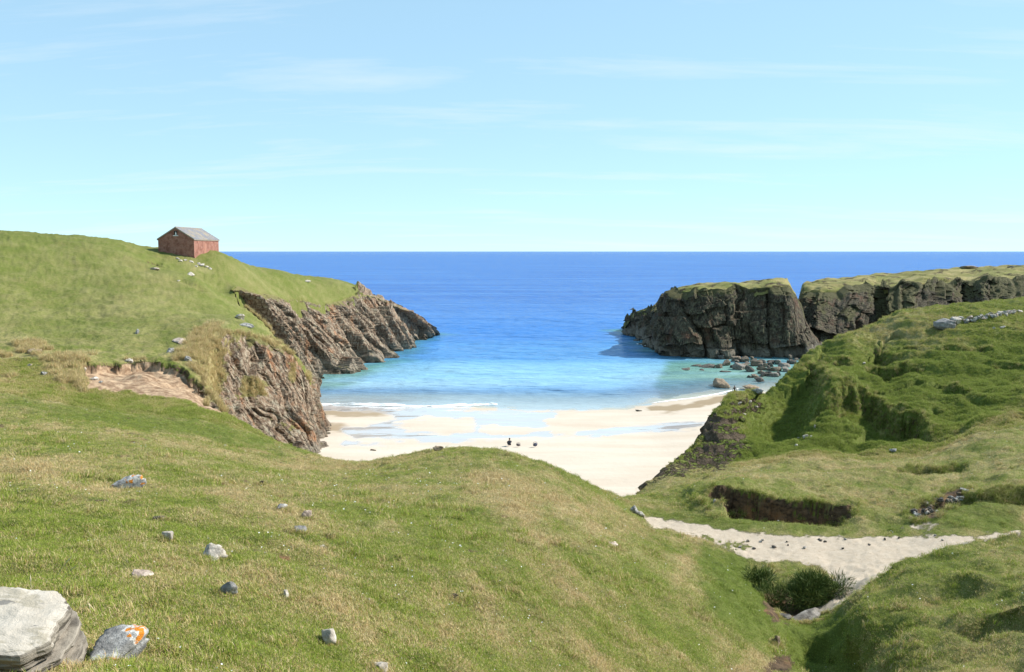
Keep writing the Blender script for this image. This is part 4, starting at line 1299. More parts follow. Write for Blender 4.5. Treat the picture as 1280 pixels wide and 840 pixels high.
# dark slab and the row of stones on the right-hand hill
stone_at('boulder', 'dark sided block at the left end of the stone row on the green hill', 'rock', 1183, 410, 21, 12, ST_SLATE, 131, rot=0.2, sink=0.15, planes=7, round_=0.03)
stone_at('boulder', 'pale blocky stone next to the dark block of the stone row', 'rock', 1196, 406, 13, 10, ST_PALE, 132, sink=0.2, sub=3)
rr_ = np.random.default_rng(5)
for i in range(26):
    t = i / 25
    word = ('nearest', 'second', 'third', 'fourth', 'fifth', 'sixth', 'seventh', 'eighth', 'ninth', 'tenth', 'eleventh', 'twelfth', 'thirteenth', 'fourteenth', 'fifteenth', 'sixteenth', 'seventeenth', 'eighteenth', 'nineteenth', 'twentieth', 'twenty-first', 'twenty-second', 'twenty-third', 'twenty-fourth', 'twenty-fifth', 'last')[i]
    u = 1203 + 66 * t + rr_.normal() * 0.5; v = 402 - 10 * t + rr_.normal() * 1.6
    stone_at('stone', word + ' stone of the tumbled row, counted rightwards from the pale block', 'stone', u, v, 4.5 + 3 * rr_.random(), 3.2 + 2 * rr_.random(), [ST_PALE, ST_PINK, ST_GREY][i % 3], 140 + i, sub=3, group='stones of the tumbled row on the green hill', sink=0.2)
stone_at('stone', 'single white stone beyond the right end of the tumbled row', 'stone', 1275, 389.5, 6, 3, ST_PALE, 170, sub=3)
stone_at('stone', 'white stone lying in turf below the tumbled row', 'stone', 1243, 411, 5, 3, ST_PALE, 171, sub=3)
stone_at('stone', 'white stone nearest the right edge below the tumbled row', 'stone', 1254, 410, 6, 3, ST_PALE, 172, sub=3)

# rubble in the eroded bank above the path
bank = [ST_DARK, ST_GREY, ST_DARK, ST_BROWN, ST_DARK]
for i in range(44):
    t = rr_.random()
    u = 1140 + 64 * t + rr_.normal() * 2; v = 645 - 22 * t + rr_.uniform(-8, 7)
    stone_at('stone', 'dark stone of the rubble spilling from the eroded bank', 'stone', u, v, rr_.uniform(4, 9), rr_.uniform(3, 6), bank[i % 5], 200 + i, sub=3, group='dark rubble in the eroded bank', sink=0.2)
for i, (u, v, w, h, lb) in enumerate([(1157, 631, 6, 4, 'white stone highest left in the dark rubble bank'), (1203, 625, 7, 5, 'white stone at the right end of the dark rubble bank'), (1160, 643, 5, 4, 'white stone low in the dark rubble bank'),
                                      (1172, 641, 6, 3, 'pale curved stone in the middle of the dark rubble bank'), (1207, 614, 9, 3, 'flat grey stone on the turf above the rubble bank')]):
    stone_at('stone', lb, 'stone', u, v, w, h, ST_PALE if i < 4 else ST_GREY, 260 + i, sub=3, sink=0.1)
# stones on and in the right-hand hill
for i, (u, v, w, h, mt, lb) in enumerate([
    (947, 493, 20, 7, ST_GREY, 'white topped slab on the brow of the nose above the beach'), (1000, 549, 5, 3, ST_PALE, 'leftmost white stone in the shaded hollow of the hill'), (1008, 547, 7, 4, ST_PALE, 'largest white stone in the shaded hollow of the hill'),
    (1014, 546, 4, 3, ST_PALE, 'right white stone in the shaded hollow of the hill'), (996, 558, 4, 3, ST_PALE, 'lowest white stone in the shaded hollow of the hill'), (1019, 535, 4, 4, ST_PALE, 'highest white stone in the shaded hollow of the hill'),
    (1117, 565, 9, 4, ST_GREY, 'grey stone at the foot of the deepest hollow'), (925, 505, 6, 2.5, ST_PALE, 'white chip left on the grassy nose'), (938, 503, 5, 2.5, ST_PALE, 'white chip in the middle of the grassy nose'),
    (945, 510, 5, 3, ST_PALE, 'white chip right on the grassy nose'), (930, 519, 5, 2.5, ST_PALE, 'white chip low on the grassy nose'), (893, 628, 5, 4, ST_GREY, 'pale stone stuck in the left end of the peat bank'),
    (1080, 455, 4, 3, ST_PALE, 'tiny white stone near the top of the green hill')]):
    stone_at('stone', lb, 'stone', u, v, w, h, mt, 280 + i, sub=3, sink=0.15)
# pebbles on the path
for i in range(20):
    u = rr_.uniform(900, 1180); v = rr_.uniform(674, 690) if u < 1120 else rr_.uniform(670, 680)
    stone_at('stone', 'dark pebble lying on the pale sand of the path', 'stone', u, v, rr_.uniform(2.5, 5), rr_.uniform(1.5, 2.5), ST_DARK if i % 3 else ST_GREY, 310 + i, sub=3, group='pebbles on the path', sink=0.1)

# boulders under the dark cliff
B = [(903, 483, 24, 11, ST_BROWN, 'large round tan boulder standing alone in the shallows'), (937, 486, 20, 6, ST_BROWN, 'low tan boulder between the round one and the green nose'),
     (902, 449, 13, 9, ST_DARK, 'dark boulder at the left foot of the cliff'), (919, 452, 17, 12, ST_BROWN, 'tan boulder, biggest of the heap below the cliff'), (931, 453, 13, 11, ST_BROWN, 'orange tan boulder right of the biggest in the heap'),
     (886, 459, 24, 6, ST_DARK, 'long low dark reef at the left end of the boulder heap'), (899, 460, 12, 8, ST_BROWN, 'brown boulder at the waterline left in the heap'), (909, 457, 14, 9, ST_BROWN, 'brown boulder below the biggest in the heap'),
     (925, 462, 16, 12, ST_PINK, 'wedge shaped greyish boulder at the front of the heap'), (937, 465, 15, 13, ST_DARK, 'dark rounded boulder at the front of the heap'), (945, 457, 17, 10, ST_BROWN, 'brown slab in the middle of the heap'),
     (953, 454, 14, 9, ST_PINK, 'greyish block near the cliff in the heap'), (962, 458, 14, 10, ST_DARK, 'dark block in the middle right of the heap'), (972, 455, 13, 9, ST_GREY, 'grey block near the right of the heap'),
     (981, 459, 15, 9, ST_PINK, 'flat greyish block right in the heap'), (990, 455, 12, 9, ST_DARK, 'dark block furthest right by the cliff'), (969, 464, 16, 9, ST_BROWN, 'brown slab low on the right of the heap'),
     (960, 470, 22, 9, ST_DARK, 'long dark rock above the green nose'), (951, 477, 17, 9, ST_DARK, 'rounded dark rock just left of the green nose'), (944, 472, 10, 6, ST_BROWN, 'small brown rock in front of the heap'),
     (937, 472, 7, 4, ST_DARK, 'smallest dark rock in the shallows before the heap'), (953, 463, 14, 8, ST_BROWN, 'brown rock under the greyish block'), (983, 465, 16, 9, ST_GREY, 'grey rock close to the brow of the green hill'),
     (970, 471, 16, 8, ST_PINK, 'flat greyish rock nearest the green brow'), (858, 462, 20, 2.5, ST_DARK, 'flat dark reef awash furthest left'), (871, 458, 16, 3, ST_DARK, 'flat dark reef awash beside the long low one'), (878, 463, 10, 2, ST_DARK, 'smallest flat reef awash'),
     (908, 465, 14, 2.5, ST_DARK, 'flat reef awash in front of the heap'), (998, 461, 14, 10, ST_DARK, 'dark rock in the gully mouth right of the heap')]
for i, (u, v, w, h, mt, lb) in enumerate(B):
    if i > 1:
        w, h, mt = w * 0.8, h * 0.75, {ST_BROWN: ST_HEAP, ST_PINK: ST_HEAPG, ST_GREY: ST_HEAPG}.get(mt, mt)
    stone_at('boulder', lb, 'rock', u, v, w, h, mt, 350 + i, p=pw(u, v, 0.0), sub=4, sink=0.3, rough=0.12)
for i in range(26):
    u = rr_.uniform(915, 1000); v = rr_.uniform(449, 472) if u > 935 else rr_.uniform(449, 461)
    stone_at('boulder', 'small rock filling gaps in the boulder heap below the dark cliff', 'rock', u, v, rr_.uniform(5, 10), rr_.uniform(3, 6), [ST_DARK, ST_HEAP, ST_DARK][i % 3], 400 + i, p=pw(u, v, 0.0), sub=3, group='small rocks of the boulder heap', sink=0.2, rough=0.09)
for i, (u, v) in enumerate([(810, 434), (803, 431), (797, 426)]):
    stone_at('boulder', ['dark rock awash nearest the cliff foot at sea', 'middle dark rock awash at the cliff foot', 'outermost dark rock awash at the cliff foot'][i], 'rock', u, v, 9, 3, ST_DARK, 460 + i, p=pw(u, v, 0.0), sub=3)
stone_at('driftwood', 'small dark driftwood piece on the wet sand below the swash', 'driftwood', 799, 514, 8, 2, ST_DARK, 470, p=pw(799, 514, 0.2), sub=3, depth=0.25, rot=0.1)
stone_at('driftwood', 'thin brown driftwood stick on the sand near the bluff', 'driftwood', 466, 563, 9, 2, ST_BROWN, 471, p=pw(466, 563, 1.5), sub=3, depth=0.2, rot=-0.5)
for i, (u, v, w, lb) in enumerate([(1215, 332.5, 22, 'low brown mound on the skyline of the far right headland'), (1271, 334, 12, 'smaller dark mound on the far right headland')]):
    stone_at('earth_mound', lb, 'mound', u, v, w, 4.5, ST_BROWN if i == 0 else ST_DARK, 480 + i, p=px(u, v + 2.0, 294), sub=4, sink=0.62, round_=0.7, depth=1.6)


# ------------------------------------------------------------------ the brick shed
def box(name, lo, hi, mat, parent, bevel=0.0):
    bm = bmesh.new()
    bmesh.ops.create_cube(bm, size=1)
    for v in bm.verts:
        v.co = Vector([lo[k] + (v.co[k] + 0.5) * (hi[k] - lo[k]) for k in range(3)])
    if bevel:
        bmesh.ops.bevel(bm, geom=bm.edges[:], offset=bevel, segments=2, affect='EDGES')
    me = bpy.data.meshes.new(name); bm.to_mesh(me); bm.free()
    me.materials.append(mat)
    return link(name, me, parent)


def prism(name, poly, y0, y1, mat, parent, axis='y'):
    n = len(poly)
    V = []
    for yy in (y0, y1):
        for a, b in poly:
            V.append((a, yy, b) if axis == 'y' else (yy, a, b))
    bm = bmesh.new()
    vs = [bm.verts.new(v) for v in V]
    bm.faces.new(vs[:n][::-1]); bm.faces.new(vs[n:])
    for i in range(n):
        j = (i + 1) % n
        bm.faces.new((vs[i], vs[j], vs[n + j], vs[n + i]))
    bmesh.ops.recalc_face_normals(bm, faces=bm.faces[:])
    me = bpy.data.meshes.new(name); bm.to_mesh(me); bm.free()
    me.materials.append(mat)
    return link(name, me, parent)


def brick_material():
    M = Mat('red_brick')
    tc = M.n('ShaderNodeTexCoord')
    g = M.n('ShaderNodeNewGeometry')
    sp = M.n('ShaderNodeSeparateXYZ'); M.l(tc.outputs['Object'], sp.inputs[0])
    cm = M.n('ShaderNodeCombineXYZ')
    M.l(M.math('ADD', sp.outputs[0], sp.outputs[1]), cm.inputs[0]); M.l(sp.outputs[2], cm.inputs[1])
    br = M.n('ShaderNodeTexBrick')
    br.inputs['Scale'].default_value = 1.0
    br.inputs['Brick Width'].default_value = 0.23; br.inputs['Row Height'].default_value = 0.078; br.inputs['Mortar Size'].default_value = 0.010
    br.inputs['Color1'].default_value = (0.28, 0.088, 0.056, 1); br.inputs['Color2'].default_value = (0.37, 0.140, 0.088, 1); br.inputs['Mortar'].default_value = (0.38, 0.30, 0.25, 1)
    M.l(cm.outputs[0], br.inputs['Vector'])
    P = M.objpos()
    c = M.mix(M.rng(M.noise(P, 1.1, 5, 0.75), 0.45, 0.60, 0, 0.75), br.outputs['Color'], (0.17, 0.062, 0.042))
    c = M.mix(M.rng(M.noise(P, 1.5, 5, 0.75), 0.56, 0.70, 0, 0.45), c, (0.50, 0.34, 0.25))
    c = M.mix(M.rng(M.noise(M.objpos((0.8, 0.8, 3)), 1.1, 5, 0.7), 0.60, 0.75, 0, 0.6), c, (0.24, 0.19, 0.08))
    return M.finish(c, 0.9, 0.2, M.bump(br.outputs['Fac'], -0.012, 0.7))


def slate_material():
    M = Mat('roof_slates')
    tc = M.n('ShaderNodeTexCoord')
    sp = M.n('ShaderNodeSeparateXYZ'); M.l(tc.outputs['Object'], sp.inputs[0])
    cm = M.n('ShaderNodeCombineXYZ')
    M.l(sp.outputs[1], cm.inputs[0]); M.l(M.math('MULTIPLY', sp.outputs[2], 1.9), cm.inputs[1])
    br = M.n('ShaderNodeTexBrick')
    br.inputs['Scale'].default_value = 1.0
    br.inputs['Brick Width'].default_value = 0.32; br.inputs['Row Height'].default_value = 0.30; br.inputs['Mortar Size'].default_value = 0.012
    br.inputs['Color1'].default_value = (0.16, 0.16, 0.175, 1); br.inputs['Color2'].default_value = (0.23, 0.22, 0.23, 1); br.inputs['Mortar'].default_value = (0.12, 0.12, 0.12, 1)
    M.l(cm.outputs[0], br.inputs['Vector'])
    P = M.objpos()
    c = M.mix(M.rng(M.noise(P, 0.55, 5, 0.7), 0.47, 0.66, 0, 0.9), br.outputs['Color'], (0.34, 0.26, 0.15))
    c = M.mix(M.rng(M.noise(P, 1.3, 5, 0.7), 0.55, 0.7, 0, 0.6), c, (0.32, 0.31, 0.31))
    return M.finish(c, 0.8, 0.3, M.bump(br.outputs['Fac'], -0.02, 0.7))


def plain(name, col, rough=0.8, var=0.25, sc=4):
    M = Mat(name)
    a = M.noise(M.objpos(), sc, 5, 0.65)
    c = M.mix(M.rng(a, 0.3, 0.7), tuple(x * (1 - var) for x in col), tuple(min(1, x * (1 + var)) for x in col))
    return M.finish(c, rough, 0.3)


def brick_shed():
    BR, SL = brick_material(), slate_material()
    TIM, WHT, CON = plain('weathered_timber', (0.30, 0.25, 0.19)), plain('white_paint', (0.78, 0.76, 0.72)), plain('concrete', (0.24, 0.21, 0.18))
    root = bpy.data.objects.new('brick_shed', None); COL.objects.link(root)
    root['label'] = 'small red brick shed with slate roof on the crest of the left headland'; root['category'] = 'shed'
    p = px(243, 320.2, 163)
    root.location = p
    root.rotation_euler = (0, 0, math.radians(-2.0))
    W, L, E, R, t = 6.7, 12.4, 3.15, 5.25, 0.24       # width, length, eaves, ridge, wall thickness
    for y0, y1, nm in ((0, t, 'gable_wall'), (L - t, L, 'gable_wall')):
        prism(nm, [(-W, -2.2), (0, -2.2), (0, E), (-W / 2, R - 0.06), (-W, E)], y0, y1, BR, root)
    box('side_wall', (-t, t + 0.001, -2.2), (-0.003, L - t - 0.001, E), BR, root)
    box('side_wall', (-W + 0.003, t + 0.001, -2.2), (-W + t, L - t - 0.001, E), BR, root)
    sl = (R - E) / (W / 2)
    for s in (-1, 1):
        ex = W / 2 + 0.13
        poly = [(-W / 2, R + 0.0), (-W / 2 + s * ex, R - sl * ex), (-W / 2 + s * ex, R - sl * ex + 0.11), (-W / 2, R + 0.11)]
        sp = prism('roof_slope', poly, -0.14, L + 0.14, SL, root)
        box('fascia', (-W / 2 + s * (ex - 0.02) - 0.03, -0.12, R - sl * ex - 0.14), (-W / 2 + s * (ex - 0.02) + 0.03, L + 0.12, R - sl * ex - 0.004), TIM, root)
        # verge boards along the front and back gables
        for yy in (-0.20, L + 0.143):
            prism('bargeboard', [(-W / 2, R - 0.10), (-W / 2 + s * ex, R - sl * ex - 0.10), (-W / 2 + s * ex, R - sl * ex + 0.13), (-W / 2, R + 0.13)], yy, yy + 0.057, TIM, root)
    prism('ridge_cap', [(-W / 2 - 0.17, R + 0.03), (-W / 2, R + 0.20), (-W / 2 + 0.17, R + 0.03), (-W / 2, R + 0.115)], -0.16, L + 0.16, CON, root)
    win = box('vent_opening', (-W / 2 - 0.30, -0.05, R - 1.42), (-W / 2 + 0.30, 0.0 - 0.003, R - 0.60), plain('opening_shade', (0.03, 0.028, 0.026)), root)  # solid panel, its near-black paints the unlit inside
    prism('vent_slat', [(-W / 2 - 0.10, R - 1.30), (-W / 2 + 0.20, R - 1.30), (-W / 2 + 0.05, R - 0.72)], -0.10, -0.054, WHT, win)
    box('vent_sill', (-W / 2 - 0.48, -0.16, R - 1.56), (-W / 2 + 0.48, -0.003, R - 1.425), WHT, win)
    box('plinth', (-0.0005, 0.05, -2.2), (0.07, L - 0.05, -0.25), BR, root)
    box('plinth', (-W - 0.04, -0.06, -2.2), (0.06, -0.002, -0.1), BR, root)
    d = box('blocked_doorway', (-0.002, 5.0, -0.2), (0.008, 5.9, 2.3), plain('pale_brick', (0.36, 0.17, 0.115), sc=8), root)
    box('lintel', (-0.002, 4.9, 2.303), (0.012, 6.0, 2.45), plain('lintel_brick', (0.33, 0.16, 0.11)), d)


brick_shed()


# ------------------------------------------------------------------ people on the beach
def skin_body(name, J, Ed, Rd, mat, parent=None, root_i=0):
    me = bpy.data.meshes.new(name)
    me.from_pydata(J, Ed, [])
    o = link(name, me, parent)
    o.modifiers.new('skin', 'SKIN')
    if not me.skin_vertices:
        bpy.context.view_layer.objects.active = o
        bpy.ops.mesh.customdata_skin_add()
    for i, r in enumerate(Rd):
        me.skin_vertices[0].data[i].radius = (r, r)
        me.skin_vertices[0].data[i].use_root = (i == root_i)
    ss = o.modifiers.new('sub', 'SUBSURF'); ss.levels = 2; ss.render_levels = 2
    dg = bpy.context.evaluated_depsgraph_get()
    m2 = bpy.data.meshes.new_from_object(o.evaluated_get(dg))
    o.modifiers.clear()
    o.data = m2
    m2.materials.clear(); m2.materials.append(mat)
    m2.polygons.foreach_set('use_smooth', np.full(len(m2.polygons), True))
    return o


def body_material(name, top, legs, skin, waist, neck, soles, top_is=2):
    """clothing and skin by height on the standing or seated figure"""
    M = Mat(name)
    tc = M.n('ShaderNodeTexCoord')
    sp = M.n('ShaderNodeSeparateXYZ'); M.l(tc.outputs['Object'], sp.inputs[0])
    c = M.mix(M.rng(sp.outputs[2], waist - 0.01, waist + 0.01), legs, top)
    c = M.mix(M.rng(sp.outputs[2], neck - 0.01, neck + 0.01), c, skin)
    c = M.mix(M.rng(sp.outputs[2], soles - 0.005, soles + 0.005, 1, 0), c, (0.03, 0.03, 0.03))
    return M.finish(c, 0.8, 0.2, M.bump(M.noise(M.objpos(), 18, 4, 0.6), 0.01, 0.6))


def blob(name, loc, rad, mat, parent, seed=1):
    bm = bmesh.new()
    bmesh.ops.create_icosphere(bm, subdivisions=3, radius=1)
    for v in bm.verts:
        v.co = Vector((v.co.x * rad[0], v.co.y * rad[1], v.co.z * rad[2]))
    me = bpy.data.meshes.new(name); bm.to_mesh(me); bm.free()
    me.polygons.foreach_set('use_smooth', np.full(len(me.polygons), True))
    me.materials.append(mat)
    o = link(name, me, parent); o.location = loc
    return o


HAIR = plain('dark_hair', (0.035, 0.026, 0.02))
# seated figure hugging the knees, facing the sea
Js = [(0, 0, 0.12), (0, -0.03, 0.30), (0, -0.02, 0.48), (0, 0.02, 0.60), (0, 0.04, 0.70), (0, 0.05, 0.80), (0, 0.05, 0.90),
      (0.11, 0.03, 0.12), (0.13, 0.40, 0.46), (0.12, 0.62, 0.08), (0.12, 0.76, 0.045),
      (-0.11, 0.03, 0.12), (-0.13, 0.40, 0.46), (-0.12, 0.62, 0.08), (-0.12, 0.76, 0.045),
      (0.19, 0.02, 0.56), (0.27, 0.22, 0.38), (0.12, 0.46, 0.36), (0.04, 0.52, 0.35), (-0.19, 0.02, 0.56), (-0.27, 0.22, 0.38), (-0.12, 0.46, 0.34), (-0.05, 0.52, 0.33)]
Es = [(0, 1), (1, 2), (2, 3), (3, 4), (4, 5), (5, 6), (0, 7), (7, 8), (8, 9), (9, 10), (0, 11), (11, 12), (12, 13), (13, 14), (3, 15), (15, 16), (16, 17), (17, 18), (3, 19), (19, 20), (20, 21), (21, 22)]
Rs = [0.15, 0.14, 0.16, 0.13, 0.055, 0.095, 0.085, 0.10, 0.075, 0.05, 0.04, 0.10, 0.075, 0.05, 0.04, 0.07, 0.05, 0.04, 0.035, 0.07, 0.05, 0.04, 0.035]
bm_ = body_material('seated_clothes', (0.035, 0.04, 0.055), (0.05, 0.05, 0.06), (0.42, 0.27, 0.20), 0.20, 0.66, 0.05)
sp_ = skin_body('person', Js, Es, Rs, bm_)
sp_['label'] = 'person in dark clothes sitting upright on the pale sand, knees drawn up'; sp_['category'] = 'person'
hp = pw(637, 557, 1.45)
sp_.location = (hp[0], hp[1], hp[2] - 0.02)
sp_.rotation_euler = (0, 0, math.radians(12))
blob('hair', (0, 0.02, 0.855), (0.108, 0.112, 0.115), HAIR, sp_)
# walking figure behind the grassy nose
Jw = [(0, 0, 0.95), (0, -0.01, 1.12), (0, 0, 1.28), (0, 0.01, 1.40), (0, 0.02, 1.50), (0, 0.03, 1.60), (0, 0.03, 1.69),
      (0.10, 0, 0.92), (0.12, 0.14, 0.50), (0.12, 0.10, 0.09), (0.13, 0.24, 0.05), (-0.10, 0, 0.92), (-0.12, -0.06, 0.50), (-0.12, -0.24, 0.11), (-0.13, -0.10, 0.05),
      (0.19, 0, 1.38), (0.33, -0.04, 1.13), (0.40, 0.06, 0.90), (0.42, 0.10, 0.82), (-0.19, 0, 1.38), (-0.33, 0.0, 1.13), (-0.38, 0.10, 0.92), (-0.39, 0.14, 0.84)]
Rw = [0.15, 0.135, 0.155, 0.12, 0.055, 0.095, 0.085, 0.10, 0.07, 0.05, 0.04, 0.10, 0.07, 0.05, 0.04, 0.07, 0.05, 0.04, 0.035, 0.07, 0.05, 0.04, 0.035]
bw_ = body_material('walking_clothes', (0.02, 0.02, 0.025), (0.04, 0.045, 0.06), (0.42, 0.27, 0.20), 0.94, 1.46, 0.06)
wp_ = skin_body('person', Jw, Es, Rw, bw_)
wp_['label'] = 'person in a black top seen above the brow of the grassy nose by the water'; wp_['category'] = 'person'
q = pw(918, 494.5, 0.25)
wp_.location = (q[0], q[1], q[2]); wp_.rotation_euler = (0, 0, math.radians(20))
blob('hair', (0, 0.005, 1.655), (0.105, 0.112, 0.11), HAIR, wp_)
# two bundles on the sand
for u, mt, lb, sc in ((648, plain('grey_cloth', (0.13, 0.11, 0.11)), 'small grey bundle on the sand close beside the seated person', (0.55, 0.4, 0.36)),
                      (669, plain('blue_cloth', (0.075, 0.085, 0.13)), 'small blue grey bundle on the sand furthest from the seated person', (0.62, 0.42, 0.44))):
    q = pw(u, 557.5, 1.45)
    me = stone_mesh('bag', (sc[0], sc[1], sc[2] * 1.2), int(u), mt, sub=3, round_=0.55)
    o = link('bag', me, label=lb, category='bag')
    o.location = (q[0], q[1], q[2] + sc[2] * 0.42)
    # a shoulder strap lying over it
    th_ = np.linspace(0, math.pi, 14)
    ring = []
    for a in th_:
        for k in range(6):
            b = k * math.pi / 3
            ring.append((math.cos(a) * (sc[0] * 0.42 + 0.02 * math.cos(b)), 0.02 * math.sin(b), sc[2] * 0.25 + math.sin(a) * (sc[2] * 0.50 + 0.02 * math.cos(b))))
    fc = [(i * 6 + k, i * 6 + (k + 1) % 6, (i + 1) * 6 + (k + 1) % 6, (i + 1) * 6 + k) for i in range(13) for k in range(6)]
    link('strap', mesh_from('strap', ring, fc, mt), o)


# ------------------------------------------------------------------ grass, flowers, rush clumps of the shaded bank
def tuft_mesh(name, n, rad, lo, hi, width, lean, seed, mat, segs=1):
    r = np.random.default_rng(seed)
    V, Fc, BR = [], [], []
    for i in range(n):
        a = r.uniform(0, 2 * math.pi); d = rad * math.sqrt(r.random())
        bx, by = d * math.cos(a), d * math.sin(a)
        h = r.uniform(lo, hi); az = r.uniform(0, 2 * math.pi); ln = r.uniform(*lean)
        dx, dy = math.cos(az), math.sin(az)
        wx, wy = -dy * width / 2, dx * width / 2
        k = len(V); BR += [r.random()] * (3 if segs == 1 else 5)
        top = (bx + dx * h * math.sin(ln), by + dy * h * math.sin(ln), h * math.cos(ln))
        if segs == 1:
            V += [(bx - wx, by - wy, -0.01), (bx + wx, by + wy, -0.01), top]
            Fc.append((k, k + 1, k + 2))
        else:
            mid = (bx + dx * h * 0.5 * math.sin(ln * 0.5), by + dy * h * 0.5 * math.sin(ln * 0.5), h * 0.55 * math.cos(ln * 0.5))
            V += [(bx - wx, by - wy, -0.02), (bx + wx, by + wy, -0.02), (mid[0] + wx * .8, mid[1] + wy * .8, mid[2]), (mid[0] - wx * .8, mid[1] - wy * .8, mid[2]), top]
            Fc += [(k, k + 1, k + 2), (k, k + 2, k + 3), (k + 3, k + 2, k + 4)]
    return mesh_from(name, V, Fc, mat, dict(br=BR), smooth=False)


def scatter(name, pts, attrs, sources, label, cat):
    """one stuff object: instances of the sources on the given points"""
    me = bpy.data.meshes.new(name)
    me.vertices.add(len(pts)); me.vertices.foreach_set('co', np.asarray(pts, np.float32).ravel())
    for an, av in attrs.items():
        av = np.asarray(av)
        if av.ndim == 2:
            a = me.attributes.new(an, 'FLOAT_VECTOR', 'POINT'); a.data.foreach_set('vector', av.astype(np.float32).ravel())
        else:
            a = me.attributes.new(an, 'FLOAT', 'POINT'); a.data.foreach_set('value', av.astype(np.float32).ravel())
    o = link(name, me, kind='stuff', label=label, category=cat)
    src = bpy.data.collections.new(name + '_sources')
    for s_ in sources:
        src.objects.link(bpy.data.objects.new(name + '_clump', s_))
    ng = bpy.data.node_groups.new(name, 'GeometryNodeTree')
    ng.interface.new_socket('Geometry', in_out='INPUT', socket_type='NodeSocketGeometry')
    ng.interface.new_socket('Geometry', in_out='OUTPUT', socket_type='NodeSocketGeometry')
    gi = ng.nodes.new('NodeGroupInput'); go = ng.nodes.new('NodeGroupOutput')
    ci = ng.nodes.new('GeometryNodeCollectionInfo'); ci.inputs['Collection'].default_value = src
    ci.inputs['Separate Children'].default_value = True; ci.inputs['Reset Children'].default_value = True
    ip = ng.nodes.new('GeometryNodeInstanceOnPoints'); ip.inputs['Pick Instance'].default_value = True
    def na(n_, t):
        x = ng.nodes.new('GeometryNodeInputNamedAttribute'); x.data_type = t; x.inputs['Name'].default_value = n_
        return x.outputs['Attribute']
    ng.links.new(gi.outputs[0], ip.inputs['Points']); ng.links.new(ci.outputs[0], ip.inputs['Instance'])
    ri = ng.nodes.new('FunctionNodeRandomValue'); ri.data_type = 'INT'; ri.inputs['Min'].default_value = 0; ri.inputs['Max'].default_value = len(sources) - 1
    ng.links.new(ri.outputs[2], ip.inputs['Instance Index'])
    rt = ng.nodes.new('FunctionNodeEulerToRotation')
    ng.links.new(na('rot', 'FLOAT_VECTOR'), rt.inputs[0]); ng.links.new(rt.outputs[0], ip.inputs['Rotation'])
    ng.links.new(na('scl', 'FLOAT'), ip.inputs['Scale'])
    ng.links.new(ip.outputs[0], go.inputs[0])
    md = o.modifiers.new('scatter', 'NODES'); md.node_group = ng
    return o


def pick_land(mask, count, seed):
    r = np.random.default_rng(seed)
    idx = np.flatnonzero(mask)
    idx = r.choice(idx, min(count, len(idx)), replace=False)
    f = LF[idx]
    a, b = r.random(len(idx))[:, None], r.random(len(idx))[:, None]
    w = [(1 - a) * (1 - b), a * (1 - b), a * b, (1 - a) * b]
    P = sum(wk * LV[f[:, k]] for k, wk in enumerate(w))
    A = {n: v[f].mean(1) for n, v in LA.items()}
    return P, A, r


